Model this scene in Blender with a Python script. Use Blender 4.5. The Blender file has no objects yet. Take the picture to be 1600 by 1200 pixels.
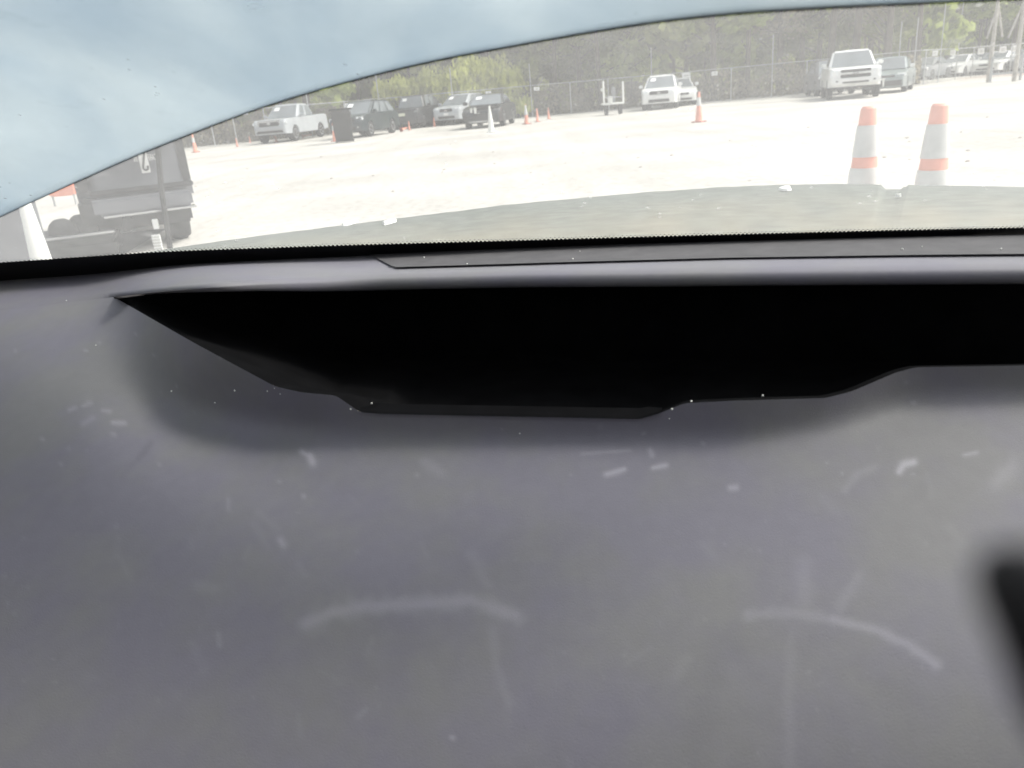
import bpy, bmesh, math, random
import numpy as np
from mathutils import Vector, Matrix, noise as mnoise

random.seed(7); np.random.seed(7)
S = bpy.context.scene
COL = S.collection
R = math.radians

# ------------------------------------------------------------------ camera
CAM = Vector((0.0, 0.0, 1.2))
FPX, CX, CY = 1208.0, 800.0, 600.0
PITCH, ROLL = R(-20.25), R(-5.0)
CROT = Matrix.Rotation(R(90) + PITCH, 3, 'X') @ Matrix.Rotation(ROLL, 3, 'Z')
cam = bpy.data.objects.new('camera', bpy.data.cameras.new('camera'))
COL.objects.link(cam); S.camera = cam
cam.location = CAM; cam.rotation_euler = CROT.to_euler()
cam.data.sensor_width = 36.0; cam.data.lens = 36.0 * FPX / 1600.0
cam.data.clip_start = 0.01; cam.data.clip_end = 2000.0
cam.data.dof.use_dof = True; cam.data.dof.aperture_fstop = 11.0; cam.data.dof.focus_distance = 1.05

# ------------------------------------------------------------------ daylight
SUN_EL, SUN_AZ = R(50), R(85)          # azimuth from +Y towards +X
W = bpy.data.worlds.new('World'); S.world = W; W.use_nodes = True
nt = W.node_tree; nt.nodes.clear()
sky = nt.nodes.new('ShaderNodeTexSky'); sky.sky_type = 'NISHITA'; sky.sun_disc = False
sky.sun_elevation = SUN_EL; sky.sun_rotation = SUN_AZ
sky.air_density = 1.0; sky.dust_density = 5.0; sky.ozone_density = 1.0
hs = nt.nodes.new('ShaderNodeHueSaturation'); hs.inputs['Saturation'].default_value = 0.35
bg = nt.nodes.new('ShaderNodeBackground'); bg.inputs['Strength'].default_value = 0.15
wo = nt.nodes.new('ShaderNodeOutputWorld')
nt.links.new(sky.outputs[0], hs.inputs['Color']); nt.links.new(hs.outputs[0], bg.inputs['Color'])
nt.links.new(bg.outputs[0], wo.inputs['Surface'])
sun = bpy.data.lights.new('sun', 'SUN'); sun.energy = 1.5; sun.angle = R(12); sun.color = (1.0, 0.965, 0.92)
so = bpy.data.objects.new('sun', sun); COL.objects.link(so)
sd = Vector((math.sin(SUN_AZ) * math.cos(SUN_EL), math.cos(SUN_AZ) * math.cos(SUN_EL), math.sin(SUN_EL)))
so.rotation_euler = sd.to_track_quat('Z', 'Y').to_euler(); so.location = sd * 50
S.view_settings.view_transform = 'Standard'; S.view_settings.look = 'None'
S.view_settings.gamma = 1.0; S.view_settings.use_curve_mapping = False
S.view_settings.exposure = 0.74

# ------------------------------------------------------------------ helpers
def ray(px, py):
    return CROT @ Vector(((px - CX) / FPX, -(py - CY) / FPX, -1.0))
def at_z(px, py, z):
    d = ray(px, py); return CAM + d * ((z - CAM.z) / d.z)
def on_plane(px, py, p0, n):
    d = ray(px, py); return CAM + d * ((p0 - CAM).dot(n) / d.dot(n))
def horizon(px):                       # photo row of the horizon above a column
    lo, hi = -400.0, 600.0
    for _ in range(40):
        m = (lo + hi) / 2
        if ray(px, m).z > 0: lo = m
        else: hi = m
    return lo
def at_dist(px, dist, z=0.0):          # ground point seen under a column, that far off
    d = ray(px, horizon(px)); d.z = 0; d.normalize()
    return Vector((d.x * dist, d.y * dist, z))

def link(o, parent=None):
    COL.objects.link(o)
    if parent is not None: o.parent = parent
    return o
def thing(name, label, cat, loc=(0, 0, 0), rz=0.0, group=None):
    o = bpy.data.objects.new(name, None); link(o); o.empty_display_size = 0.2
    o.location = loc; o.rotation_euler = (0, 0, rz)
    o['label'] = label; o['category'] = cat
    if group: o['group'] = group
    return o
def tag(o, label=None, cat=None, group=None, kind=None):
    for k, v in (('label', label), ('category', cat), ('group', group), ('kind', kind)):
        if v: o[k] = v
    return o
def obj(name, bm, m, parent=None, smooth=False):
    me = bpy.data.meshes.new(name); bm.to_mesh(me); bm.free()
    for x in (m if isinstance(m, (list, tuple)) else [m]): me.materials.append(x)
    if smooth:
        for p in me.polygons: p.use_smooth = True
    return link(bpy.data.objects.new(name, me), parent)
def pyobj(name, v, f, m, parent=None, smooth=False):
    me = bpy.data.meshes.new(name); me.from_pydata([tuple(x) for x in v], [], f); me.update()
    for x in (m if isinstance(m, (list, tuple)) else [m]): me.materials.append(x)
    if smooth:
        for p in me.polygons: p.use_smooth = True
    return link(bpy.data.objects.new(name, me), parent)
def copy_tree(o, parent=None):
    c = o.copy(); COL.objects.link(c)
    c.parent = parent
    for ch in list(o.children): copy_tree(ch, c)
    return c

def box(bm, c, s, bev=0.0, rot=None):
    g = bmesh.ops.create_cube(bm, size=1.0)['verts']
    bmesh.ops.scale(bm, vec=s, verts=g)
    if bev > 0:
        ed = list({e for v in g for e in v.link_edges})
        r = bmesh.ops.bevel(bm, geom=ed, offset=bev, segments=2, affect='EDGES', clamp_overlap=True)
        g = list({v for f in r['faces'] for v in f.verts} | {v for v in g if v.is_valid})
    if rot is not None: bmesh.ops.rotate(bm, cent=(0, 0, 0), matrix=rot, verts=g)
    bmesh.ops.translate(bm, vec=c, verts=g)
    return g
def tube(bm, pts, rads, n=8, cap=True):
    rings = []
    for i, p in enumerate(pts):
        p = Vector(p)
        a = Vector(pts[max(i - 1, 0)]); b = Vector(pts[min(i + 1, len(pts) - 1)])
        t = (b - a).normalized()
        u = t.orthogonal().normalized() if abs(t.z) > 0.9 else t.cross(Vector((0, 0, 1))).normalized()
        w = t.cross(u)
        r = rads[i] if isinstance(rads, (list, tuple)) else rads
        rings.append([bm.verts.new(p + (u * math.cos(2 * math.pi * k / n) + w * math.sin(2 * math.pi * k / n)) * r) for k in range(n)])
    for a, b in zip(rings, rings[1:]):
        for k in range(n): bm.faces.new((a[k], a[(k + 1) % n], b[(k + 1) % n], b[k]))
    if cap:
        bm.faces.new(rings[0][::-1]); bm.faces.new(rings[-1])
def lathe(bm, prof, c=(0, 0, 0), axis='Z', n=20):
    rings = []
    for r, h in prof:
        ring = []
        for k in range(n):
            a = 2 * math.pi * k / n
            x, y = r * math.cos(a), r * math.sin(a)
            v = (x, y, h) if axis == 'Z' else (h, x, y)
            ring.append(bm.verts.new(Vector(v) + Vector(c)))
        rings.append(ring)
    for a, b in zip(rings, rings[1:]):
        for k in range(n): bm.faces.new((a[k], a[(k + 1) % n], b[(k + 1) % n], b[k]))
    bm.faces.new(rings[0][::-1]); bm.faces.new(rings[-1])
def panel(bm, q, thick=0.012, push=0.0):
    q = [Vector(p) for p in q]
    n = (q[1] - q[0]).cross(q[2] - q[0]).normalized()
    a = [bm.verts.new(p + n * push) for p in q]; b = [bm.verts.new(p + n * (push + thick)) for p in q]
    bm.faces.new(a[::-1]); bm.faces.new(b)
    for i in range(len(q)):
        j = (i + 1) % len(q); bm.faces.new((a[i], a[j], b[j], b[i]))

# ------------------------------------------------------------------ materials
def mat(name, col, rough=0.6, metal=0.0, var=0.0, scale=4.0, bump=0.0, coat=0.0, spec=0.5, col2=None):
    m = bpy.data.materials.new(name); m.use_nodes = True
    t = m.node_tree; b = t.nodes['Principled BSDF']
    b.inputs['Roughness'].default_value = rough; b.inputs['Metallic'].default_value = metal
    b.inputs['Coat Weight'].default_value = coat; b.inputs['Specular IOR Level'].default_value = spec
    c = (*col, 1)
    tc = t.nodes.new('ShaderNodeTexCoord')
    ns = t.nodes.new('ShaderNodeTexNoise'); ns.inputs['Scale'].default_value = scale; ns.inputs['Detail'].default_value = 6
    t.links.new(tc.outputs['Object'], ns.inputs['Vector'])
    rp = t.nodes.new('ShaderNodeValToRGB'); rp.color_ramp.elements[0].position = 0.3; rp.color_ramp.elements[1].position = 0.7
    k = 1 - var
    rp.color_ramp.elements[0].color = (col[0] * k, col[1] * k, col[2] * k, 1)
    rp.color_ramp.elements[1].color = (*(col2 or tuple(min(1, x * (1 + var * 0.6)) for x in col)), 1)
    t.links.new(ns.outputs['Fac'], rp.inputs['Fac']); t.links.new(rp.outputs[0], b.inputs['Base Color'])
    if bump:
        bp = t.nodes.new('ShaderNodeBump'); bp.inputs['Strength'].default_value = bump; bp.inputs['Distance'].default_value = 0.02
        t.links.new(ns.outputs['Fac'], bp.inputs['Height']); t.links.new(bp.outputs[0], b.inputs['Normal'])
    return m
M = {}
def paint(k, c, rough=0.3): M[k] = mat(k, c, rough, var=0.12, scale=2.0, coat=0.5)
paint('silver', (0.42, 0.44, 0.46)); paint('black_paint', (0.018, 0.02, 0.022)); paint('dark_teal', (0.022, 0.035, 0.04))
paint('white_paint', (0.80, 0.80, 0.78), 0.35); paint('pale_green', (0.21, 0.25, 0.25)); paint('grey_paint', (0.2, 0.21, 0.22))
paint('dark_grey_paint', (0.12, 0.125, 0.14), 0.5)
M['tyre'] = mat('tyre', (0.025, 0.025, 0.025), 0.85, var=0.3, scale=20)
M['rim'] = mat('rim', (0.5, 0.51, 0.52), 0.35, 0.6)
M['black_trim'] = mat('black_trim', (0.02, 0.02, 0.02), 0.6, var=0.2)
M['window_glass'] = mat('window_glass', (0.17, 0.19, 0.20), 0.15, var=0.25, scale=1.2, spec=0.22)
M['lamp_glass'] = mat('lamp_glass', (0.85, 0.87, 0.88), 0.15, var=0.2, scale=12)
M['paper'] = mat('paper', (0.82, 0.82, 0.80), 0.8)
M['plate'] = mat('plate', (0.70, 0.70, 0.55), 0.6)
M['chrome'] = mat('chrome', (0.6, 0.61, 0.62), 0.2, 0.8)
M['orange'] = mat('orange', (0.86, 0.36, 0.26), 0.55, var=0.12, scale=6)
M['reflective'] = mat('reflective', (0.62, 0.62, 0.60), 0.45, var=0.12, scale=9)
M['cone_rubber'] = mat('cone_rubber', (0.40, 0.09, 0.05), 0.8, var=0.3, scale=8)
M['white_plastic'] = mat('white_plastic', (0.78, 0.78, 0.74), 0.5, var=0.08)
M['galvanised'] = mat('galvanised', (0.45, 0.46, 0.46), 0.45, 0.3, var=0.15)
M['bark'] = mat('bark', (0.11, 0.09, 0.07), 0.9, var=0.4, scale=3)
M['wood_pole'] = mat('wood_pole', (0.42, 0.39, 0.34), 0.85, var=0.3)
M['dirt'] = mat('dirt', (0.36, 0.30, 0.26), 0.95, var=0.25, scale=0.6, bump=0.3)
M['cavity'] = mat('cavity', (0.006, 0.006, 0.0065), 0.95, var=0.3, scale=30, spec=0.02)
M['tray_edge'] = mat('tray_edge', (0.004, 0.004, 0.0045), 0.8, var=0.3, scale=40, spec=0.03)
M['frit'] = mat('frit', (0.006, 0.006, 0.007), 0.45, spec=0.2)
M['headliner'] = mat('headliner', (0.5, 0.49, 0.47), 0.95, var=0.1)
M['cabin'] = mat('cabin', (0.16, 0.16, 0.165), 0.8, var=0.2)
M['flake'] = mat('flake', (0.75, 0.75, 0.70), 0.7, var=0.1)
M['dark_ground'] = mat('dark_ground', (0.10, 0.105, 0.10), 0.95, var=0.35, scale=2.5, bump=0.4)
M['hem'] = mat('hem', (0.30, 0.35, 0.40), 0.6)

def leafy(name, col, var=.5, scale=.8):
    m = mat(name, col, .8, var=var, scale=scale); t = m.node_tree; b = t.nodes['Principled BSDF']
    tl = t.nodes.new('ShaderNodeBsdfTranslucent'); mx = t.nodes.new('ShaderNodeMixShader'); mx.inputs[0].default_value = .45
    t.links.new(b.inputs['Base Color'].links[0].from_socket, tl.inputs[0]); t.links.new(b.outputs[0], mx.inputs[1]); t.links.new(tl.outputs[0], mx.inputs[2])
    t.links.new(mx.outputs[0], t.nodes['Material Output'].inputs[0]); return m
M['leaf_olive'] = leafy('leaf_olive', (0.27, 0.30, 0.085)); M['leaf_green'] = leafy('leaf_green', (0.36, 0.43, 0.10))
M['leaf_brown'] = leafy('leaf_brown', (0.30, 0.26, 0.16)); M['leaf_yellow'] = leafy('leaf_yellow', (0.55, 0.58, 0.14), .3, 1.2)
def ground_mat():
    m = bpy.data.materials.new('gravel'); m.use_nodes = True; t = m.node_tree; b = t.nodes['Principled BSDF']
    b.inputs['Roughness'].default_value = 0.95; b.inputs['Specular IOR Level'].default_value = 0.1
    tc = t.nodes.new('ShaderNodeTexCoord')
    n1 = t.nodes.new('ShaderNodeTexNoise'); n1.inputs['Scale'].default_value = 0.3; n1.inputs['Detail'].default_value = 8
    n2 = t.nodes.new('ShaderNodeTexNoise'); n2.inputs['Scale'].default_value = 9; n2.inputs['Detail'].default_value = 4
    vo = t.nodes.new('ShaderNodeTexVoronoi'); vo.inputs['Scale'].default_value = 0.35
    for n in (n1, n2, vo): t.links.new(tc.outputs['Object'], n.inputs['Vector'])
    r1 = t.nodes.new('ShaderNodeValToRGB'); r1.color_ramp.elements[0].position = 0.35; r1.color_ramp.elements[1].position = 0.65
    r1.color_ramp.elements[0].color = (0.43, 0.412, 0.378, 1); r1.color_ramp.elements[1].color = (0.545, 0.525, 0.485, 1)
    mx = t.nodes.new('ShaderNodeMix'); mx.data_type = 'RGBA'; mx.blend_type = 'MULTIPLY'; mx.inputs[0].default_value = 0.35
    r2 = t.nodes.new('ShaderNodeValToRGB'); r2.color_ramp.elements[0].position = 0.3; r2.color_ramp.elements[0].color = (0.45, 0.43, 0.4, 1)
    r2.color_ramp.elements[1].position = 0.55
    t.links.new(n1.outputs['Fac'], r1.inputs['Fac']); t.links.new(n2.outputs['Fac'], r2.inputs['Fac'])
    t.links.new(r1.outputs[0], mx.inputs[6]); t.links.new(r2.outputs[0], mx.inputs[7])
    mp = t.nodes.new('ShaderNodeMapping'); mp.inputs['Rotation'].default_value = (0, 0, .5); mp.inputs['Scale'].default_value = (1.6, .09, 1)
    n3 = t.nodes.new('ShaderNodeTexNoise'); n3.inputs['Scale'].default_value = 1.0; n3.inputs['Detail'].default_value = 5
    t.links.new(tc.outputs['Object'], mp.inputs[0]); t.links.new(mp.outputs[0], n3.inputs['Vector'])
    r3 = t.nodes.new('ShaderNodeValToRGB'); r3.color_ramp.elements[0].position = .36; r3.color_ramp.elements[0].color = (.78, .77, .75, 1); r3.color_ramp.elements[1].position = .5
    m3 = t.nodes.new('ShaderNodeMix'); m3.data_type = 'RGBA'; m3.blend_type = 'MULTIPLY'; m3.inputs[0].default_value = .35
    t.links.new(n3.outputs['Fac'], r3.inputs['Fac']); t.links.new(mx.outputs[2], m3.inputs[6]); t.links.new(r3.outputs[0], m3.inputs[7])
    t.links.new(m3.outputs[2], b.inputs['Base Color'])
    bp = t.nodes.new('ShaderNodeBump'); bp.inputs['Strength'].default_value = 0.3; bp.inputs['Distance'].default_value = 0.03
    t.links.new(n2.outputs['Fac'], bp.inputs['Height']); t.links.new(bp.outputs[0], b.inputs['Normal'])
    return m
M['gravel'] = ground_mat()

def dash_mat():                        # grey-purple moulded plastic; the 'scuff' attribute holds dust streaks, scratches and the visor's painted sheen
    m = bpy.data.materials.new('dash_plastic'); m.use_nodes = True; t = m.node_tree; b = t.nodes['Principled BSDF']
    b.inputs['Roughness'].default_value = 0.55; b.inputs['Specular IOR Level'].default_value = 0.35
    tc = t.nodes.new('ShaderNodeTexCoord')
    n1 = t.nodes.new('ShaderNodeTexNoise'); n1.inputs['Scale'].default_value = 9; n1.inputs['Detail'].default_value = 5; n1.inputs['Roughness'].default_value = 0.6
    n2 = t.nodes.new('ShaderNodeTexNoise'); n2.inputs['Scale'].default_value = 1100; n2.inputs['Detail'].default_value = 2
    n3 = t.nodes.new('ShaderNodeTexNoise'); n3.inputs['Scale'].default_value = 75; n3.inputs['Detail'].default_value = 6
    for n in (n1, n2, n3): t.links.new(tc.outputs['Object'], n.inputs['Vector'])
    r1 = t.nodes.new('ShaderNodeValToRGB'); r1.color_ramp.elements[0].position = 0.40; r1.color_ramp.elements[1].position = 0.62
    r1.color_ramp.elements[0].color = (0.138, 0.133, 0.159, 1); r1.color_ramp.elements[1].color = (0.148, 0.146, 0.149, 1)
    t.links.new(n1.outputs['Fac'], r1.inputs['Fac'])
    m3 = t.nodes.new('ShaderNodeMix'); m3.data_type = 'RGBA'; m3.blend_type = 'MULTIPLY'; m3.inputs[0].default_value = 0.3
    r3 = t.nodes.new('ShaderNodeValToRGB'); r3.color_ramp.elements[0].position = 0.3; r3.color_ramp.elements[0].color = (0.8, 0.8, 0.8, 1); r3.color_ramp.elements[1].position = 0.7
    t.links.new(n3.outputs['Fac'], r3.inputs['Fac'])
    t.links.new(r1.outputs[0], m3.inputs[6]); t.links.new(r3.outputs[0], m3.inputs[7])
    at = t.nodes.new('ShaderNodeAttribute'); at.attribute_name = 'wear_and_sheen'
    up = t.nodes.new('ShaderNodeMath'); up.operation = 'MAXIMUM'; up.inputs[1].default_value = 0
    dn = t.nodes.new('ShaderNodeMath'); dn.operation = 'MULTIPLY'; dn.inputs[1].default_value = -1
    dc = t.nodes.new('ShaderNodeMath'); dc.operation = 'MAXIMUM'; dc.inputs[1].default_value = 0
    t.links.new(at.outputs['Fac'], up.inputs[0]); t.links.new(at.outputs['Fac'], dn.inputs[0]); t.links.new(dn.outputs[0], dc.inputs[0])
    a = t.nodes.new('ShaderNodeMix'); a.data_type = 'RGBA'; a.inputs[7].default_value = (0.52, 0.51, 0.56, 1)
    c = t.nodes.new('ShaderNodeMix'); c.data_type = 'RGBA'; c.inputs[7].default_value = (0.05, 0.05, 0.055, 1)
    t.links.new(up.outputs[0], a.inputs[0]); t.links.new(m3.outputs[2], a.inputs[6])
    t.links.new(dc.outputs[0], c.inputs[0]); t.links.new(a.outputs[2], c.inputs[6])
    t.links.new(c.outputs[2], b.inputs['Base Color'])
    bp = t.nodes.new('ShaderNodeBump'); bp.inputs['Strength'].default_value = 0.28; bp.inputs['Distance'].default_value = 0.0008
    t.links.new(n2.outputs['Fac'], bp.inputs['Height']); t.links.new(bp.outputs[0], b.inputs['Normal'])
    return m
M['dash'] = dash_mat()
M['groove'] = mat('groove', (0.088, 0.085, 0.088), 0.7, var=0.15, scale=60)

DUST = 0.206
def dusty_glass():                     # outer face of the windshield: clear glass under a film of pale dust, smears and specks
    m = bpy.data.materials.new('dusty_glass'); m.use_nodes = True; t = m.node_tree; t.nodes.clear()
    out = t.nodes.new('ShaderNodeOutputMaterial')
    tr = t.nodes.new('ShaderNodeBsdfTransparent'); tr.inputs[0].default_value = (0.96, 0.985, 0.97, 1)
    tl = t.nodes.new('ShaderNodeBsdfTranslucent'); tl.inputs[0].default_value = (0.78, 0.79, 0.77, 1)
    mix = t.nodes.new('ShaderNodeMixShader')
    tc = t.nodes.new('ShaderNodeTexCoord')
    def nz(sc, det, mp=None):
        n = t.nodes.new('ShaderNodeTexNoise'); n.inputs['Scale'].default_value = sc; n.inputs['Detail'].default_value = det
        if mp:
            k = t.nodes.new('ShaderNodeMapping'); k.inputs['Scale'].default_value = mp; t.links.new(tc.outputs['Object'], k.inputs[0]); t.links.new(k.outputs[0], n.inputs['Vector'])
        else: t.links.new(tc.outputs['Object'], n.inputs['Vector'])
        return n
    def ramp(src, a, b, lo, hi):
        r = t.nodes.new('ShaderNodeMapRange'); r.inputs[1].default_value = a; r.inputs[2].default_value = b
        r.inputs[3].default_value = lo; r.inputs[4].default_value = hi; t.links.new(src, r.inputs[0]); return r.outputs[0]
    def add(a, b):
        n = t.nodes.new('ShaderNodeMath'); n.operation = 'ADD'; t.links.new(a, n.inputs[0]); t.links.new(b, n.inputs[1]); return n.outputs[0]
    big = ramp(nz(3.2, 4).outputs['Fac'], 0.3, 0.7, DUST - 0.035, DUST + 0.035)
    fine = ramp(nz(60, 5).outputs['Fac'], 0.35, 0.75, -0.012, 0.02)
    sm = ramp(nz(16, 3, (1.0, 2.0, 1.0)).outputs['Fac'], 0.66, 0.78, 0.0, 0.10)
    vo = t.nodes.new('ShaderNodeTexVoronoi'); vo.inputs['Scale'].default_value = 70
    t.links.new(tc.outputs['Object'], vo.inputs['Vector'])
    sp = ramp(vo.outputs['Distance'], 0.07, 0.16, 0.16, 0.0)
    gate = ramp(nz(11, 2).outputs['Fac'], 0.55, 0.6, 0.0, 1.0)
    mu = t.nodes.new('ShaderNodeMath'); mu.operation = 'MULTIPLY'; t.links.new(sp, mu.inputs[0]); t.links.new(gate, mu.inputs[1])
    f = add(add(add(big, fine), sm), mu.outputs[0])
    t.links.new(f, mix.inputs[0]); t.links.new(tr.outputs[0], mix.inputs[1]); t.links.new(tl.outputs[0], mix.inputs[2])
    t.links.new(mix.outputs[0], out.inputs[0])
    return m
M['dusty_glass'] = dusty_glass()
def clear_glass():
    m = bpy.data.materials.new('clear_glass'); m.use_nodes = True; t = m.node_tree; t.nodes.clear()
    out = t.nodes.new('ShaderNodeOutputMaterial'); tr = t.nodes.new('ShaderNodeBsdfTransparent')
    gl = t.nodes.new('ShaderNodeBsdfGlossy'); gl.inputs['Roughness'].default_value = 0.03
    mix = t.nodes.new('ShaderNodeMixShader'); mix.inputs[0].default_value = 0.025
    t.links.new(tr.outputs[0], mix.inputs[1]); t.links.new(gl.outputs[0], mix.inputs[2])
    t.links.new(mix.outputs[0], out.inputs[0]); return m
M['clear_glass'] = clear_glass()
def sheet_mat():
    m = bpy.data.materials.new('blue_film'); m.use_nodes = True; t = m.node_tree; b = t.nodes['Principled BSDF']
    out = t.nodes['Material Output']
    tc = t.nodes.new('ShaderNodeTexCoord'); n = t.nodes.new('ShaderNodeTexNoise'); n.inputs['Scale'].default_value = 5; n.inputs['Detail'].default_value = 6
    t.links.new(tc.outputs['Object'], n.inputs['Vector'])
    r = t.nodes.new('ShaderNodeValToRGB'); r.color_ramp.elements[0].position = 0.3; r.color_ramp.elements[1].position = 0.72
    r.color_ramp.elements[0].color = (0.57, 0.635, 0.685, 1); r.color_ramp.elements[1].color = (0.69, 0.74, 0.765, 1)
    t.links.new(n.outputs['Fac'], r.inputs['Fac'])
    b.inputs['Roughness'].default_value = 0.5
    r.color_ramp.elements[0].position = 0.38; r.color_ramp.elements[1].position = 0.64; n.inputs['Roughness'].default_value = 0.55; n.inputs['Distortion'].default_value = 0.6
    tl = t.nodes.new('ShaderNodeBsdfTranslucent'); mx = t.nodes.new('ShaderNodeMixShader'); mx.inputs[0].default_value = 0.8
    t.links.new(r.outputs[0], b.inputs['Base Color']); t.links.new(r.outputs[0], tl.inputs[0])
    t.links.new(b.outputs[0], mx.inputs[1]); t.links.new(tl.outputs[0], mx.inputs[2]); t.links.new(mx.outputs[0], out.inputs[0])
    return m
M['blue_film'] = sheet_mat()
def hood_mat():
    m = mat('hood_paint', (0.10, 0.115, 0.093), 0.7, var=0.4, scale=26)
    t = m.node_tree; b = t.nodes['Principled BSDF']; src = b.inputs['Base Color'].links[0].from_socket
    at = t.nodes.new('ShaderNodeAttribute'); at.attribute_name = 'wear_and_sheen'
    mx = t.nodes.new('ShaderNodeMix'); mx.data_type = 'RGBA'; mx.inputs[7].default_value = (0.30, 0.24, 0.13, 1)
    t.links.new(at.outputs['Fac'], mx.inputs[0]); t.links.new(src, mx.inputs[6]); t.links.new(mx.outputs[2], b.inputs['Base Color'])
    return m
M['hood'] = hood_mat()
def mesh_mat():
    m = bpy.data.materials.new('chain_link'); m.use_nodes = True; t = m.node_tree; t.nodes.clear()
    out = t.nodes.new('ShaderNodeOutputMaterial'); tr = t.nodes.new('ShaderNodeBsdfTransparent')
    d = t.nodes.new('ShaderNodeBsdfDiffuse'); d.inputs[0].default_value = (0.42, 0.43, 0.42, 1)
    mx = t.nodes.new('ShaderNodeMixShader'); tc = t.nodes.new('ShaderNodeTexCoord')
    n = t.nodes.new('ShaderNodeTexNoise'); n.inputs['Scale'].default_value = 0.5
    t.links.new(tc.outputs['Object'], n.inputs['Vector'])
    r = t.nodes.new('ShaderNodeMapRange'); r.inputs[1].default_value = 0.3; r.inputs[2].default_value = 0.7; r.inputs[3].default_value = 0.07; r.inputs[4].default_value = 0.16
    t.links.new(n.outputs['Fac'], r.inputs[0]); t.links.new(r.outputs[0], mx.inputs[0])
    t.links.new(tr.outputs[0], mx.inputs[1]); t.links.new(d.outputs[0], mx.inputs[2]); t.links.new(mx.outputs[0], out.inputs[0]); return m
M['chain_link'] = mesh_mat()

# ------------------------------------------------------------------ setting: ground
def sheet(name, pts, z, m, kind='structure'):
    o = pyobj(name, [(p[0], p[1], z) for p in pts], [tuple(range(len(pts)))], m); o['kind'] = kind; return o
sheet('ground', [(-400, -100), (400, -100), (400, 600), (-400, 600)], 0.0, M['gravel'])
aq = [at_z(-150, 372, 0), at_z(120, 372, 0), at_z(262, 357, 0), at_z(190, 400, 0), at_z(-150, 470, 0)]
sheet('dark_ground_patch', [(p.x, p.y) for p in aq][::-1], 0.004, M['dark_ground'])  # darker grey patch laid over the gravel
# low dirt bank beyond the right end of the fence
bm = bmesh.new()
b0, b1 = at_dist(1425, 58), at_dist(1750, 52)
dirv = (b1 - b0); per = Vector((-dirv.y, dirv.x, 0)).normalized()
if per.y < 0: per = -per
rows = []
for j in range(9):
    row = []
    for i in range(41):
        p = b0 + dirv * (i / 40) + per * (j * 4.0)
        h = 0.12 * min(1, j / 3) * min(1, i / 8) + 0.12 * mnoise.noise(p * 0.3)
        row.append(bm.verts.new((p.x, p.y, max(0.0, h) if j and i else -0.05)))
    rows.append(row)
for a, b in zip(rows, rows[1:]):
    for i in range(40): bm.faces.new((a[i], a[i + 1], b[i + 1], b[i]))
tag(obj('dirt_bank', bm, M['dirt'], smooth=True), kind='structure')

# ------------------------------------------------------------------ trees
def leaf_cloud(n, centres, radii, size, rng, spiky=False):
    v, f = [], []
    for _ in range(n):
        k = rng.randrange(len(centres)); c = centres[k]; r = radii[k]
        d = Vector((rng.gauss(0, 1), rng.gauss(0, 1), rng.gauss(0, 1))).normalized() * r * (rng.random() ** 0.45)
        p = c + Vector((d.x, d.y, d.z * 0.8))
        s = size * rng.uniform(0.5, 1.4)
        if spiky:
            u = Vector((rng.gauss(0, .35), rng.gauss(0, .35), 1)).normalized() * s * 1.6
            w = u.orthogonal().normalized(); w.rotate(Matrix.Rotation(rng.uniform(0, 6.28), 3, u.normalized())); w = w * s * 0.35
        else:
            u = Vector((rng.gauss(0, 1), rng.gauss(0, 1), rng.gauss(0, 1))).normalized()
            w = u.orthogonal().normalized() * s * 0.55; u = u * s
        i = len(v); v += [p - u * .5, p + w, p + u * .5, p - w]; f.append((i, i + 1, i + 2, i + 3))
    return v, f
def tree_meshes(seed, h, spread, n, size, sparse):
    rng = random.Random(seed); bm = bmesh.new()
    lean = Vector((rng.uniform(-.4, .4), rng.uniform(-.4, .4), 0))
    tp = [Vector((0, 0, -0.1)), Vector((0, 0, h * .3)) + lean * .3, Vector((0, 0, h * .65)) + lean * .8, Vector((0, 0, h)) + lean]
    tube(bm, tp, [h * .016, h * .013, h * .008, h * .002], 7)
    cs, rs = [], []
    for k in range(13):
        z = h * rng.uniform(.16, .95); a = rng.uniform(0, 6.28); L = spread * (1.15 - z / h) * rng.uniform(.7, 1.25) + .5
        s = Vector((0, 0, z)) + lean * (z / h); e = s + Vector((math.cos(a) * L, math.sin(a) * L, L * rng.uniform(.1, .7)))
        mid = (s + e) / 2 + Vector((rng.uniform(-.2, .2), rng.uniform(-.2, .2), rng.uniform(-.1, .3)))
        tube(bm, [s, mid, e], [h * .006, h * .004, h * .0015], 5)
        for q in range(3):
            e2 = mid + (e - mid) * rng.random() + Vector((rng.gauss(0, .6), rng.gauss(0, .6), rng.uniform(0, .9)))
            tube(bm, [mid, e2], [h * .0025, h * .001], 4)
        cs += [e, mid]; rs += [spread * rng.uniform(.25, .5), spread * rng.uniform(.2, .4)]
    return bm, leaf_cloud(n, cs, rs, size, rng)
TREES = []
for i, (h, sp, n, sz, lm) in enumerate([(11, 2.6, 1500, .50, 'leaf_olive'), (13, 3.0, 1700, .52, 'leaf_green'), (12, 2.6, 650, .26, 'leaf_brown'),
                                        (9, 2.4, 1400, .46, 'leaf_olive'), (14, 3.2, 700, .28, 'leaf_brown'), (10, 2.5, 1500, .48, 'leaf_green')]):
    bm, (v, f) = tree_meshes(100 + i, h, sp, n, sz, False)
    lab = {'leaf_olive': 'olive green leafy tree in the wood behind the chain link fence', 'leaf_green': 'fresh green leafy tree in the wood behind the chain link fence',
           'leaf_brown': 'nearly bare brown twiggy tree in the wood behind the fence'}[lm]
    t = thing('tree', lab, 'tree', (0, 0, 0), 0, 'trees of the wood behind the fence')
    obj('trunk', bm, M['bark'], t, True); pyobj('crown', v, f, M[lm], t)
    TREES.append([t, False])
rng = random.Random(5)
k = 0
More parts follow.
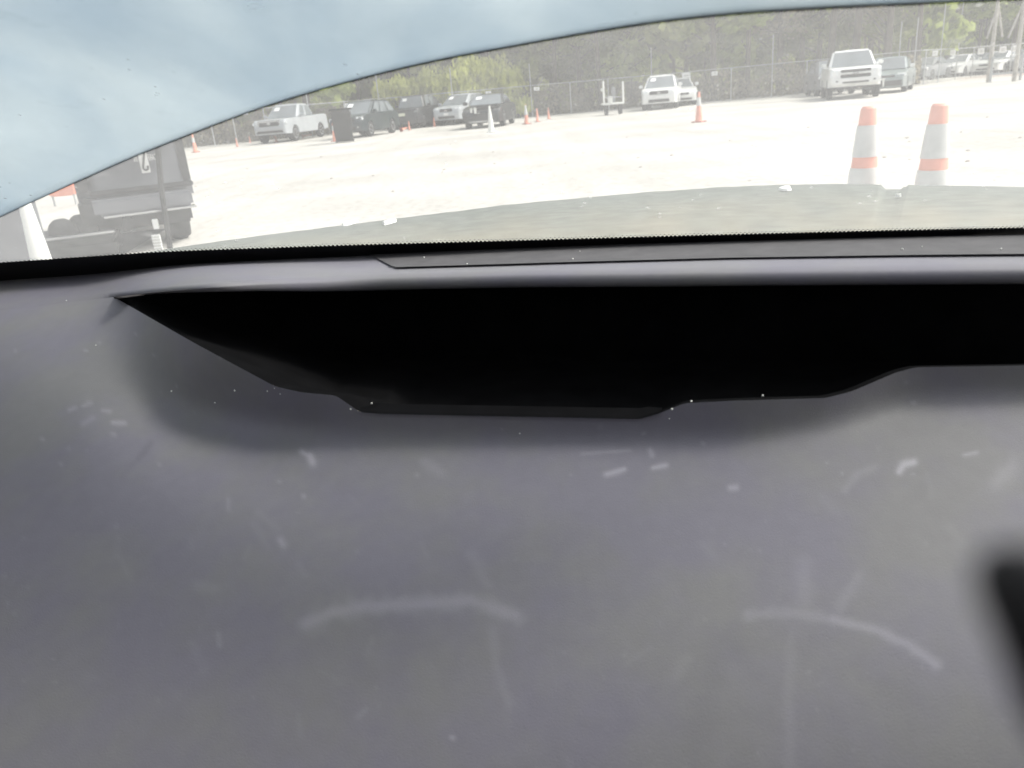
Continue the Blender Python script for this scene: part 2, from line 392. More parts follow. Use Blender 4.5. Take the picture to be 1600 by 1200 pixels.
for row, (d0, step) in enumerate([(54, 42), (60, 48), (67, 60)]):
    px = 210 + row * 17
    while px < 1700:
        ti = rng.randrange(6)
        if 1230 < px < 1500 and rng.random() < .45: ti = rng.choice((2, 4))
        elif ti in (2, 4) and rng.random() < .5: ti = rng.choice((1, 5, 0))
        dd = d0 + rng.uniform(-2, 3) + (22 if px > 1440 else 0)
        T = TREES[ti]
        if not T[1]: o = T[0]; T[1] = True
        else: o = copy_tree(T[0])
        o.location = at_dist(px, dd); o.rotation_euler = (0, 0, rng.uniform(0, 6.28)); s = rng.uniform(.85, 1.2); o.scale = (s, s, s * rng.uniform(.9, 1.1))
        px += step * rng.uniform(.7, 1.3)
for T in TREES:
    if not T[1]: T[0].location = at_dist(900 + 40 * TREES.index(T), 70)
# the wood behind reads as one mass
v, f = [], []
rng = random.Random(9)
for _ in range(42000):
    px = rng.uniform(120, 1780); d = rng.uniform(70, 92) + (14 if px > 1440 else 0)
    top = 8.6 + 2.2 * mnoise.noise(Vector((px * .012, 0, 3))) - (3.4 if 1270 < px < 1600 else 0)
    z = top * (rng.random() ** 0.8)
    p = at_dist(px, d, z); s = rng.uniform(.25, .7)
    if z > 3.2 and px > 950 and mnoise.noise(Vector((px * .02, z * .5, 1))) > .22 - (z - 3.2) * .06: continue
    u = Vector((rng.gauss(0, 1), rng.gauss(0, 1), rng.gauss(0, 1.3))).normalized(); w = u.orthogonal().normalized() * s * .5; u = u * s
    i = len(v); v += [p - u * .5, p + w, p + u * .5, p - w]; f.append((i, i + 1, i + 2, i + 3))
tag(pyobj('wood', v, f, M['leaf_olive']), 'far wood of olive spring foliage filling the view behind the trees', 'woodland', kind='stuff')
bmw = bmesh.new()
for _ in range(130):
    px = rng.uniform(140, 1760); d = rng.uniform(64, 84) + (14 if px > 1440 else 0); b = at_dist(px, d)
    h = rng.uniform(6, 12); l = Vector((rng.gauss(0, .6), rng.gauss(0, .6), 0))
    tube(bmw, [b, b + Vector((0, 0, h * .5)) + l * .4, b + Vector((0, 0, h)) + l], [.09, .06, .015], 5)
    for q in range(5):
        s = b + Vector((0, 0, h * rng.uniform(.35, .95))) + l * .6
        tube(bmw, [s, s + Vector((rng.gauss(0, .8), rng.gauss(0, .8), rng.uniform(.3, 1.6)))], [.03, .008], 4, False)
tag(obj('undergrowth', bmw, M['bark']), 'thin bare stems and saplings crowding the far wood', 'saplings', kind='stuff')
# brush hugging the fence foot
v, f = [], []
for _ in range(9000):
    px = rng.uniform(160, 1440); d = rng.uniform(51.5, 55); top = 1.5 + 1.0 * mnoise.noise(Vector((px * .02, 7, 0)))
    p = at_dist(px, d, top * rng.random()); s = rng.uniform(.12, .35)
    u = Vector((rng.gauss(0, 1), rng.gauss(0, 1), rng.gauss(0, 1.5))).normalized(); w = u.orthogonal().normalized() * s * .5; u = u * s
    i = len(v); v += [p - u * .5, p + w, p + u * .5, p - w]; f.append((i, i + 1, i + 2, i + 3))
tag(pyobj('brush', v, f, M['leaf_brown']), 'low brown brush growing along the far side of the fence', 'brush', kind='stuff')
# bright shrubs
SL = ['low yellow green shrub, leftmost of the bright shrubs above the dark vehicles', 'tall yellow green shrub above the boxy black vehicle',
      'broad yellow green shrub above the silver crossover', 'rounded yellow green shrub above the wrecked black sedan', 'yellow green shrub, rightmost of the bright shrubs by the fence']
for i, (px, d, h) in enumerate([(622, 51, 2.9), (664, 51.5, 3.5), (712, 51, 4.1), (762, 51.5, 3.8), (808, 51, 3.0)]):
    r2 = random.Random(40 + i)
    t = thing('shrub', SL[i], 'shrub', at_dist(px, d), 0, 'bright shrubs behind the fence')
    cs = [Vector((r2.uniform(-1.1, 1.1), r2.uniform(-.7, .7), h * r2.uniform(.2, .85))) for _ in range(12)]
    v, f = leaf_cloud(2000, cs, [h * .26] * 12, .24, r2, True)
    pyobj('foliage', v, f, M['leaf_yellow'], t)
    bm = bmesh.new()
    for c in cs: tube(bm, [(c.x * .2, c.y * .2, -.05), c * .6, c], [.035, .025, .008], 5)
    obj('stem', bm, M['bark'], t)

# ------------------------------------------------------------------ fence
fence = thing('chain_link_fence', 'long grey chain link fence with tall posts along the back of the lot', 'fence', at_dist(830, 50))
FO = fence.location
FP = [at_dist(150, 47), at_dist(600, 49), at_dist(1000, 50.5), at_dist(1440, 50), at_dist(1505, 60), at_dist(1700, 66)]
FH = 1.78
def fence_point(px):
    d = ray(px, horizon(px)); d.z = 0
    for a, b in zip(FP, FP[1:]):
        e = b - a; den = d.x * e.y - d.y * e.x
        if abs(den) < 1e-9: continue
        s = (a.y * d.x - a.x * d.y) / -den if False else (d.y * a.x - d.x * a.y) / (d.x * e.y - d.y * e.x)
        if -1e-6 <= s <= 1 + 1e-6: return a + e * s
    return at_dist(px, 50)
bm = bmesh.new()
for a, b in zip(FP, FP[1:]): tube(bm, [a - FO + Vector((0, 0, FH)), b - FO + Vector((0, 0, FH))], .019, 6)
obj('top_rail', bm, M['galvanised'], fence)
bm = bmesh.new()
for a, b in zip(FP, FP[1:]):
    vs = [bm.verts.new(x) for x in (a - FO, b - FO, b - FO + Vector((0, 0, FH)), a - FO + Vector((0, 0, FH)))]; bm.faces.new(vs)
tag(obj('mesh_panel', bm, M['chain_link'], fence), kind='stuff')
def post(px, top, r=.027):
    p = fence_point(px) - FO; p = p + Vector((0, -0.05, 0)); bm = bmesh.new()
    tube(bm, [p, p + Vector((0, 0, top))], r, 6); obj('post', bm, M['galvanised'], fence)
for px, top in [(414, 2.9), (484, 3.2), (594, 3.2), (708, 3.1), (830, 3.0), (1018, 3.3), (1206, 3.3), (1403, 3.3), (1428, 3.4), (1468, 4.2), (1495, 4.4)]: post(px, top)
for px in (330, 365, 540, 650, 891, 950, 1142, 1260, 1320, 1445, 1520, 1545, 1580): post(px, FH, .03)
SG = [(386, .22, 'small white sign on the fence above the silver pickup, leftmost sign'), (543, .26, 'small white sign on the fence between silver pickup and dark crossover'),
      (764, .26, 'small white sign peeking over the roof of the wrecked black sedan'), (839, .26, 'small white sign on the fence beside a tall post, over three cones'),
      (1072, .40, 'largest white sign on the fence, beside the white crossover'), (1116, .28, 'wide white sign on the fence right of the largest sign'),
      (1459, .24, 'pale sign on the fence, leftmost of five at the far right'), (1487, .26, 'white sign on the fence, second of five at the far right'),
      (1531, .32, 'white sign on the fence, third of five at the far right'), (1565, .34, 'white sign by the braced pole, fourth of five at the far right'), (1583, .34, 'white sign on the fence, rightmost of all')]
M['sign_print'] = mat('sign_print', (0.35, 0.34, 0.30), 0.7)
for px, s, lab in SG:
    p = fence_point(px); t = thing('fence_sign', lab, 'sign', p + Vector((0, -0.06, FH - s * .8)), 0, 'white signs on the fence')
    bm = bmesh.new(); hh = s * (1.3 if s == .40 else 1.0 if px > 1440 else .7)
    box(bm, (0, 0, 0), (s * 1.25, .02, hh * 1.1), .004); obj('plate', bm, M['paper'], t)
    bm = bmesh.new()
    for z in (.22, 0, -.2): box(bm, (0, -.012, z * hh), (s * .75, .006, hh * .10))
    obj('print', bm, M['sign_print'], t)
# braced wooden poles at the right
def braced_pole(px, d, h, lab, braces):
    t = thing('utility_pole', lab, 'pole', at_dist(px, d), 0, 'braced poles at the right')
    bm = bmesh.new(); tube(bm, [(0, 0, -.1), (0, 0, h)], [.10, .075], 10); obj('pole', bm, M['wood_pole'], t)
    for dx, z0, z1 in braces:
        bm = bmesh.new(); tube(bm, [(dx, 0.05, z0), (0.0, 0.05, z1)], .05, 6); obj('brace', bm, M['wood_pole'], t)
braced_pole(1549, 47, 4.1, 'tall weathered pole with two slanting braces near the right edge', [(.45, 2.0, 3.7), (-.3, 2.0, 3.2)])
braced_pole(1590, 45, 3.6, 'weathered pole at the very right edge behind the near cones', [(-.5, 1.9, 3.3)])
bm = bmesh.new()
p0, p1 = at_dist(1552, 46.5), at_dist(1700, 46.5)
for z in (.35, 1.05):
    tube(bm, [p0 + Vector((0, 0, z)), p1 + Vector((0, 0, z))], .05, 6)
for s in (0, .33, .66, 1): tube(bm, [p0.lerp(p1, s), p0.lerp(p1, s) + Vector((0, 0, 1.15))], .06, 6)
tag(obj('guard_rail', bm, M['galvanised']), 'low pale two rail barrier running between the poles at right edge', 'barrier')

# ------------------------------------------------------------------ vehicles
def arch(yc, r, zb, n=8):
    a0 = math.asin(min(1, max(-1, (zb - r * .95) / (r * 1.18))))
    out = []
    for i in range(n + 1):
        a = math.pi - a0 - (math.pi - 2 * a0) * i / n
        out.append((yc + r * 1.18 * math.cos(a), r * .95 + r * 1.18 * math.sin(a)))
    return out
def vehicle(name, label, cat, st, group='cars parked along the back fence'):
    t = thing(name, label, cat, (0, 0, 0), 0, group)
    Wd, zb, r = st['W'], st['zb'], st['r']; paint_ = st['paint']
    prof = []
    prof.append((st['rear'], zb + .05))
    prof += arch(st['wy'][1], r, zb); prof += arch(st['wy'][0], r, zb)
    tp = [(st['front'], zb + .02)] + st['top'] + [(st['rear'], zb + .05)]
    for _ in range(2):
        q = [tp[0]]
        for a, b in zip(tp, tp[1:]):
            q += [(a[0] * .8 + b[0] * .2, a[1] * .8 + b[1] * .2), (a[0] * .2 + b[0] * .8, a[1] * .2 + b[1] * .8)]
        tp = q + [tp[-1]]
    prof += tp[:-1]
    zc = .7
    xs = [(-Wd / 2, .975, .93), (-Wd / 2 + .035, .992, .985), (-Wd / 2 + .10, 1, 1), (Wd / 2 - .10, 1, 1), (Wd / 2 - .035, .992, .985), (Wd / 2, .975, .93)]
    bm = bmesh.new(); rings = []
    fr = st['front']
    for x, sy, sz in xs:
        ring = []
        for y, z in prof:
            xx = x
            if y > fr - .55: xx = x * (1 - .10 * ((y - fr + .55) / .55) ** 2)
            if z > .75: xx *= 1 - .05 * (z - .75)
            ring.append(bm.verts.new((xx, y * sy, zc + (z - zc) * (sz if z > zc else 1))))
        rings.append(ring)
    n = len(prof)
    for a, b in zip(rings, rings[1:]):
        for i in range(n): bm.faces.new((a[i], a[(i + 1) % n], b[(i + 1) % n], b[i]))
    f0 = bm.faces.new(rings[0]); f1 = bm.faces.new(rings[-1][::-1])
    bmesh.ops.triangulate(bm, faces=[f0, f1]); bmesh.ops.recalc_face_normals(bm, faces=bm.faces)
    obj('body', bm, paint_, t)
    bm = bmesh.new(); box(bm, (0, (st['wy'][0] + st['wy'][1]) / 2, zb + .22), (Wd - .34, st['wy'][0] - st['wy'][1] + 2 * r + .24, .5)); obj('underbody', bm, M['black_trim'], t)
    # cab
    zl, zr = st['belt'], st['roof']; y0, y1, ry0, ry1 = st['cab']; wb, wr = Wd / 2 * .925, Wd / 2 * .72
    B = [Vector((-wb, y0, zl)), Vector((wb, y0, zl)), Vector((wb, y1, zl)), Vector((-wb, y1, zl))]
    T = [Vector((-wr, ry0, zr - .03)), Vector((wr, ry0, zr - .03)), Vector((wr, ry1, zr)), Vector((-wr, ry1, zr))]
    bm = bmesh.new(); vb = [bm.verts.new(p) for p in B]; vt = [bm.verts.new(p) for p in T]
    crown = bm.verts.new(((0), (ry0 + ry1) / 2, zr + .035))
    bm.faces.new(vb[::-1])
    for i in range(4):
        bm.faces.new((vb[i], vb[(i + 1) % 4], vt[(i + 1) % 4], vt[i])); bm.faces.new((vt[i], vt[(i + 1) % 4], crown))
    bmesh.ops.bevel(bm, geom=[e for e in bm.edges if crown not in e.verts], offset=.07, segments=3, affect='EDGES')
    obj('cab', bm, st.get('cab_paint', paint_), t)
    def quad(b0, b1, t1, t0, u0, u1, w0, w1):
        L = lambda u, w: b0.lerp(b1, u).lerp(t0.lerp(t1, u), w)
        return [L(u0, w0), L(u1, w0), L(u1, w1), L(u0, w1)]
    bm = bmesh.new(); q = quad(B[2], B[3], T[3], T[2], .055, .945, .04, .90); panel(bm, q, .012)
    wsd = obj('windshield', bm, M['window_glass'], t)
    if st.get('sticker', True):
        bm = bmesh.new(); qs = quad(B[2], B[3], T[3], T[2], .14, .32, .56, .78); panel(bm, qs, .006, .014); obj('sticker', bm, M['paper'], wsd)
    bm = bmesh.new(); panel(bm, quad(B[0], B[1], T[1], T[0], .08, .92, .15, .85), .012); obj('rear_window', bm, M['window_glass'], t)
    for u0, u1 in st['side']:
        for sgn in (0, 1):
            bm = bmesh.new()
            if sgn: q = quad(B[1], B[2], T[2], T[1], u0, u1, .10, .88)
            else: q = quad(B[3], B[0], T[0], T[3], 1 - u1, 1 - u0, .10, .88)
            panel(bm, q, .012); obj('side_window', bm, M['window_glass'], t)
    # wheels
    for sx in (-1, 1):
        for wy in st['wy']:
            w = bpy.data.objects.new('wheel', None); link(w, t); w.location = (sx * (Wd / 2 - .115), wy, r)
            bm = bmesh.new(); lathe(bm, [(r * .62, -.11), (r * .95, -.11), (r, -.08), (r, .08), (r * .95, .11), (r * .62, .11)], axis='X', n=22); obj('tyre', bm, M['tyre'], w, True)
            bm = bmesh.new(); lathe(bm, [(r * .62, sx * .02), (r * .62, sx * .112), (r * .54, sx * .112), (r * .50, sx * .06), (r * .1, sx * .075), (r * .1, sx * .1), (.005, sx * .1)], axis='X', n=18)
            for kk in range(5):
                a = kk * 2 * math.pi / 5; box(bm, (0, 0, 0), (.02, r * .46, r * .12), 0)
                vs = bm.verts[-8:] if False else list(bm.verts)[-8:]
                bmesh.ops.translate(bm, vec=(sx * .10, r * .3, 0), verts=vs); bmesh.ops.rotate(bm, cent=(0, 0, 0), matrix=Matrix.Rotation(a, 3, 'X'), verts=vs)
            bmesh.ops.recalc_face_normals(bm, faces=bm.faces); obj('rim', bm, M['rim'] if st.get('rim', True) else M['black_trim'], w)
    # mirrors
    for sx in (-1, 1):
        bm = bmesh.new(); box(bm, (sx * (Wd / 2 + .09), y1 - .35, zl + .12), (.20, .12, .16), .03); obj('mirror', bm, st.get('mirror', paint_), t)
        bm = bmesh.new(); box(bm, (sx * (Wd / 2 + .002), (y0 + y1) / 2 + .1, zl - .13), (.03, .16, .03), .008); obj('door_handle', bm, st.get('mirror', paint_), t)
    # face
    for part, m, c, s, bev in st['face']:
        if part in ('headlight', 'fog_lamp', 'lamp_bezel'):
            for sx in (-1, 1):
                bm = bmesh.new(); box(bm, (sx * c[0], c[1], c[2]), s, bev, Matrix.Rotation(-sx * .22, 3, 'Z')); obj(part, bm, m, t)
        else:
            bm = bmesh.new(); box(bm, c, s, bev); obj(part, bm, m, t)
    return t
def place(o, px, dist, theta):         # theta: 0 faces the camera, positive turns its nose to the picture's left
    p = at_dist(px, dist); az = math.atan2(p.x, p.y)
    o.location = p; o.rotation_euler = (0, 0, math.pi - az - R(theta))
    return o

PICK = dict(W=1.95, zb=.42, r=.39, rear=-2.7, front=2.68, wy=(1.75, -1.62), belt=1.18, roof=1.85, cab=(-1.02, 1.15, -.88, .32), side=[(.08, .46), (.54, .86)],
            top=[(2.70, .75), (2.66, 1.08), (2.5, 1.16), (1.2, 1.20), (-1.0, 1.20), (-1.02, 1.24), (-2.66, 1.24), (-2.72, 1.1)])
silver_face = [('grille', M['black_trim'], (0, 2.66, .93), (1.18, .10, .30), .06), ('grille_surround', M['chrome'], (0, 2.645, .93), (1.32, .08, .40), .08),
               ('badge', M['chrome'], (0, 2.72, .97), (.20, .03, .13), .03), ('headlight', M['lamp_glass'], (.80, 2.58, .98), (.30, .14, .14), .03),
               ('bumper', M['black_trim'], (0, 2.66, .56), (1.55, .14, .22), .05), ('bumper_bar', M['silver'], (0, 2.70, .71), (1.6, .10, .06), .02),
               ('fog_lamp', M['lamp_glass'], (.70, 2.66, .60), (.16, .12, .07), .02)]
p = vehicle('pickup_truck', 'silver crew cab pickup truck with black grille, leftmost vehicle by the fence', 'pickup truck', dict(PICK, paint=M['silver'], face=silver_face))
place(p, 454, 46, 25)
SUV = dict(W=1.85, zb=.30, r=.355, rear=-2.25, front=2.22, wy=(1.38, -1.32), belt=1.04, roof=1.66, cab=(-2.15, 1.28, -1.6, .22), side=[(.07, .30), (.35, .60), (.65, .88)],
           top=[(2.26, .6), (2.2, .9), (1.95, 1.0), (1.2, 1.08), (-2.15, 1.12), (-2.27, .9)])
def suv_face(grille, w=1.0, z=.82):
    return [('grille', grille, (0, 2.22, z), (w, .08, .20), .03), ('headlight', M['lamp_glass'], (.70, 2.08, .86), (.36, .18, .18), .04),
            ('bumper_intake', M['black_trim'], (0, 2.235, .46), (1.1, .06, .18), .03), ('badge', M['chrome'], (0, 2.265, z), (.16, .03, .10), .02),
            ('license_plate', M['paper'], (0, 2.26, .62), (.30, .02, .14), .01), ('fog_lamp', M['lamp_glass'], (.68, 2.20, .50), (.16, .08, .09), .02),
            ('roof_rail', M['chrome'], (-.62, -.6, 1.70), (.04, 1.8, .04), .01), ('roof_rail', M['chrome'], (.62, -.6, 1.70), (.04, 1.8, .04), .01)]
p = vehicle('crossover', 'dark crossover with bright headlights behind the upright black bin', 'car', dict(SUV, paint=M['dark_teal'], face=suv_face(M['black_trim'])))
place(p, 568, 41.5, 25)
JEEP = dict(SUV, roof=1.80, belt=1.12, cab=(-2.1, .95, -2.0, .62), top=[(2.24, .6), (2.2, 1.02), (2.05, 1.10), (1.0, 1.13), (-2.18, 1.14), (-2.25, .9)])
p = vehicle('boxy_car', 'boxy black off roader with yellow plate between dark crossover and silver crossover', 'car',
            dict(JEEP, paint=M['black_paint'], rim=False, face=[('license_plate', M['plate'], (.1, 2.26, .80), (.42, .02, .16), .01), ('grille', M['black_trim'], (0, 2.22, .98), (1.1, .06, .12), .02),
            ('headlight', M['grey_paint'], (.72, 2.15, .92), (.22, .12, .2), .04), ('bumper', M['black_trim'], (0, 2.25, .5), (1.7, .14, .2), .04)]))
place(p, 650, 49, 20)
p = vehicle('crossover', 'silver crossover with dark grille half hidden by the wrecked black sedan', 'car', dict(SUV, paint=M['silver'], face=suv_face(M['black_trim'], .8)))
place(p, 722, 49, 26)
SED = dict(W=1.84, zb=.24, r=.335, rear=-2.4, front=2.38, wy=(1.42, -1.38), belt=.98, roof=1.45, cab=(-1.85, 1.18, -.95, .12), side=[(.12, .46), (.52, .80)],
           top=[(2.42, .55), (2.36, .76), (2.1, .86), (1.1, .99), (-1.7, 1.02), (-2.35, .98), (-2.43, .7)])
wreck_face = [('radiator', M['black_trim'], (-.1, 2.30, .52), (1.1, .3, .44), .08), ('headlight', M['grey_paint'], (.70, 2.22, .72), (.34, .2, .18), .04),
              ('bumper_beam', M['chrome'], (0, 2.38, .30), (1.2, .10, .05), .02), ('torn_fender', M['black_paint'], (.80, 2.26, .56), (.14, .45, .42), .05),
              ('buckled_hood', M['black_paint'], (-.25, 1.95, .93), (1.1, .6, .10), .04), ('torn_flap', M['white_plastic'], (.25, 2.42, .78), (.12, .03, .26), .015), ('torn_flap', M['white_plastic'], (.44, 2.40, .80), (.10, .03, .20), .015),
              ('torn_flap', M['white_plastic'], (.12, 2.42, .62), (.16, .03, .12), .015)]
p = vehicle('sedan', 'wrecked black sedan with crumpled front and no bumper', 'car', dict(SED, paint=M['black_paint'], face=wreck_face))
place(p, 764, 39.5, 10)
p = vehicle('crossover', 'white crossover facing the camera beside the small trailer', 'car', dict(SUV, paint=M['white_paint'], face=suv_face(M['black_trim'], .95)))
place(p, 1034, 45, 4)
sed_face = [('grille', M['black_trim'], (0, 2.39, .62), (.9, .06, .14), .03), ('headlight', M['lamp_glass'], (.72, 2.20, .72), (.36, .2, .13), .03),
            ('bumper_intake', M['black_trim'], (0, 2.40, .38), (1.2, .06, .14), .03), ('license_plate', M['paper'], (0, 2.43, .5), (.3, .02, .12), .01)]
wsed = vehicle('sedan', 'white sedan peeking out behind the white crossover', 'car', dict(SED, paint=M['white_paint'], face=sed_face, W=1.8))
place(wsed, 1059, 48.5, -4)
BIG = dict(PICK, W=2.05, roof=1.92, belt=1.25, r=.41, zb=.48)
BIG['top'] = [(2.72, .8), (2.7, 1.14), (2.55, 1.22), (1.2, 1.27), (-1.0, 1.27), (-1.02, 1.30), (-2.66, 1.30), (-2.72, 1.1)]
wp_face = [('grille', M['black_trim'], (0, 2.70, 1.10), (1.15, .06, .11), .02), ('grille', M['black_trim'], (0, 2.71, .90), (1.15, .06, .13), .02), ('grille_bar', M['white_paint'], (0, 2.72, 1.0), (1.2, .06, .06), .02),
           ('badge', M['chrome'], (0, 2.76, 1.0), (.24, .02, .07), .02), ('headlight', M['lamp_glass'], (.80, 2.62, 1.0), (.32, .14, .30), .03),
           ('bumper', M['white_paint'], (0, 2.75, .70), (1.9, .16, .26), .05), ('bumper_intake', M['black_trim'], (0, 2.83, .66), (1.0, .02, .07), .008), ('fog_lamp', M['black_trim'], (.75, 2.80, .72), (.2, .06, .1), .02)]
p = vehicle('pickup_truck', 'white full size pickup truck facing the camera at right', 'pickup truck', dict(BIG, paint=M['white_paint'], sticker=False, face=wp_face))
place(p, 1328, 39.5, -5)
p = vehicle('crossover', 'dark vehicle mostly hidden behind the left side of the white pickup', 'car', dict(SUV, paint=M['dark_grey_paint'], sticker=False, face=suv_face(M['chrome'])))
place(p, 1297, 46, -10)
t_face = [('grille', M['black_trim'], (0, 2.36, .70), (1.0, .06, .13), .03), ('headlight', M['lamp_glass'], (.72, 2.20, .76), (.38, .2, .13), .03),
          ('missing_bumper', M['black_trim'], (0, 2.38, .42), (1.62, .10, .32), .05), ('hanging_trim', M['white_plastic'], (.05, 2.47, .62), (.30, .03, .05), .012), ('hanging_trim', M['white_plastic'], (-.04, 2.47, .46), (.07, .03, .30), .012)]
p = vehicle('sedan', 'pale green grey sedan with damaged bumper right of the white pickup', 'car', dict(SED, paint=M['pale_green'], mirror=M['white_paint'], face=t_face, roof=1.52))
place(p, 1391, 43, 6)
# parked cars far beyond the fence
FC = [(1449, 66, 'grey_paint', 'far grey car beyond the fence, leftmost of the far row'), (1501, 70, 'white_paint', 'far white car beyond the fence, left of the braced pole'), (1528, 72, 'grey_paint', 'far grey car between two far white cars'),
      (1563, 70, 'white_paint', 'far white car right of the braced pole'), (1590, 71, 'grey_paint', 'far grey car at the right edge of the far row')]
far0 = {}
for px, d, pk, lab in FC:
    if pk not in far0:
        o = vehicle('sedan', lab, 'car', dict(SED, paint=M[pk], face=sed_face), 'cars in the far lot beyond the fence'); far0[pk] = o
    else:
        o = copy_tree(far0[pk]); o['label'] = lab
    place(o, px, d - 1, 20); o.location.z = .0
# black upright bin
t = thing('bin', 'tall black upright bin in front of the dark crossover', 'bin', at_dist(532, 35.5), R(8))
bm = bmesh.new(); box(bm, (0, 0, .66), (.84, .8, 1.24), .05)
for v in bm.verts:
    if v.co.z < .6: v.co.x *= .86; v.co.y *= .9
obj('body', bm, M['black_trim'], t)
bm = bmesh.new(); box(bm, (0, -.03, 1.33), (.96, .92, .09), .03); obj('lid', bm, M['tray_edge'], t)
for sx in (-1, 1):
    bm = bmesh.new(); lathe(bm, [(.05, -.03), (.12, -.03), (.12, .03), (.05, .03)], (sx * .36, .3, .12), 'X', 14); obj('wheel', bm, M['tyre'], t)
# small white utility trailer
t = thing('utility_trailer', 'small white utility trailer with two uprights left of the white crossover', 'trailer', at_dist(956, 41), R(-4))
bm = bmesh.new(); box(bm, (0, 0, .52), (1.02, 1.5, .07), .015); obj('deck', bm, M['white_plastic'], t)
for dx, h in ((-.46, 1.05), (.48, .95)):
    bm = bmesh.new(); tube(bm, [(dx, -.65, .5), (dx, -.65, .55 + h)], .045, 8); obj('upright', bm, M['white_plastic'], t)
bm = bmesh.new()
for z in (.82,): tube(bm, [(-.46, -.65, z), (.48, -.65, z)], .018, 6)
obj('crossbar', bm, M['galvanised'], t)
bm = bmesh.new(); box(bm, (-.14, -.45, .72), (.22, .3, .32), .03); obj('box', bm, M['white_plastic'], t)
bm = bmesh.new(); box(bm, (.06, -.1, .95), (.2, .2, .75), .05); obj('jack', bm, M['grey_paint'], t)
bm = bmesh.new(); box(bm, (-.53, -.6, 1.2), (.12, .08, .14), .02); obj('lamp', bm, M['white_plastic'], t)
for dx in (-.33, .36):
    bm = bmesh.new(); lathe(bm, [(.1, -.09), (.24, -.09), (.26, 0), (.24, .09), (.1, .09)], (dx, -.2, .26), 'X', 18); obj('wheel', bm, M['tyre'], t, True)

# ------------------------------------------------------------------ traffic cones
def cone(label, h, kind, group):
    t = thing('traffic_cone', label, 'traffic cone', (0, 0, 0), 0, group)
    s = h / .92
    rb, rt = .118 * s, .031 * s
    rad = lambda z: rb + (rt - rb) * (z - .03 * s) / (h - .03 * s)
    body = M['white_plastic'] if kind == 'white' else M['orange']
    bm = bmesh.new(); box(bm, (0, 0, .018 * s), (.36 * s, .36 * s, .036 * s), .008); obj('base', bm, M['white_plastic'] if kind == 'white' else M['cone_rubber'], t)
    bm = bmesh.new(); z0 = .03 * s
    lathe(bm, [(rb * 1.12, z0), (rad(z0 + .03 * s), z0 + .03 * s), (rad(h - .01), h - .01), (rad(h) * .8, h), (rad(h) * .55, h)], n=40); obj('body', bm, body, t)
    bands = {'two': [(.22, .43), (.505, .81)], 'one': [(.55, .82)], 'top': [(.48, .98)], 'white': [], 'plain': []}[kind]
    if kind == 'two': bands = [(.614, .711), (.7635, .913)]
    for a, b in bands:
        bm = bmesh.new(); za, zb_ = a * h, b * h
        lathe(bm, [(rad(za) + .001, za), (rad(za) + .004, za), (rad(zb_) + .004, zb_), (rad(zb_) + .001, zb_)], n=40); obj('collar', bm, M['reflective'], t)
    return t
n1 = cone('near orange cone with two white collars, right one of the pair', 1.015, 'two', 'two near cones'); n1.location = at_dist(1476, 4.25)
n2 = copy_tree(n1); n2['label'] = 'near orange cone with two white collars, left one of the pair'; n2.location = at_dist(1362, 4.45); n2.rotation_euler.z = .3
G = 'cones scattered over the lot'
CN = [(306, 238, .82, 'one', 'orange cone with white collar standing just right of dark tailgate vehicle'), (432, 222.5, .62, 'one', 'small cone in front of the silver pickup'),
      (524, 221, .84, 'one', 'orange and white cone in front of black bin'), (612, 208, .56, 'plain', 'small plain orange cone beside rear wheel of dark crossover'),
      (640, 203.5, .46, 'plain', 'small plain orange cone in front of boxy black off roader'), (679, 198, .5, 'plain', 'small plain orange cone between boxy off roader and silver crossover'),
      (768, 207, .98, 'white', 'white cone in front of the wrecked black sedan'), (823, 194, .84, 'top', 'white topped orange cone, left one of three right of wrecked sedan'),
      (840, 190.5, .62, 'plain', 'plain orange cone, middle one of three right of wrecked sedan'), (857.5, 186, .55, 'plain', 'plain orange cone, right and farthest of three right of wrecked sedan'),
      (1092, 191, .90, 'one', 'orange cone with white collar standing alone right of white crossover'), (371, 229, .40, 'plain', 'tiny far orange cone left of silver pickup'),
      (391, 223, .36, 'plain', 'tiny far orange cone just left of silver pickup nose')]
first = {}
for px, py, h, kind, lab in CN:
    key = (kind, round(h, 2))
    o = cone(lab, h, kind, G); q = at_z(px, py, 0); o.location = (q.x, q.y, 0); o.rotation_euler.z = px * .1
for px, py, lab, rz in [(473, 216, 'orange cone lying on its side under the silver pickup', .4), (627, 206, 'orange cone lying on its side beside the dark crossover', 1.4)]:
    o = cone(lab, .55, 'plain', 'fallen cones'); q = at_z(px, py, 0); o.location = (q.x, q.y, .11); o.rotation_euler = (R(84), 0, rz + 1.2)
# dark stones / clods on the gravel
bm = bmesh.new(); rr = random.Random(3)
for _ in range(70):
    px, py = rr.uniform(300, 1640), rr.uniform(150, 300)
    hz = horizon(px)
    if py < hz + 42: continue
    q = at_z(px, py, 0); s = rr.uniform(.006, .02) * (1 + q.y * .03)
    g = bmesh.ops.create_icosphere(bm, subdivisions=1, radius=s)['verts']; bmesh.ops.scale(bm, vec=(1.4, 1, .5), verts=g); bmesh.ops.translate(bm, vec=(q.x, q.y, s * .2), verts=g)
tag(obj('stones', bm, M['dirt']), 'small stones and clods scattered over the pale gravel', 'stones', kind='stuff')

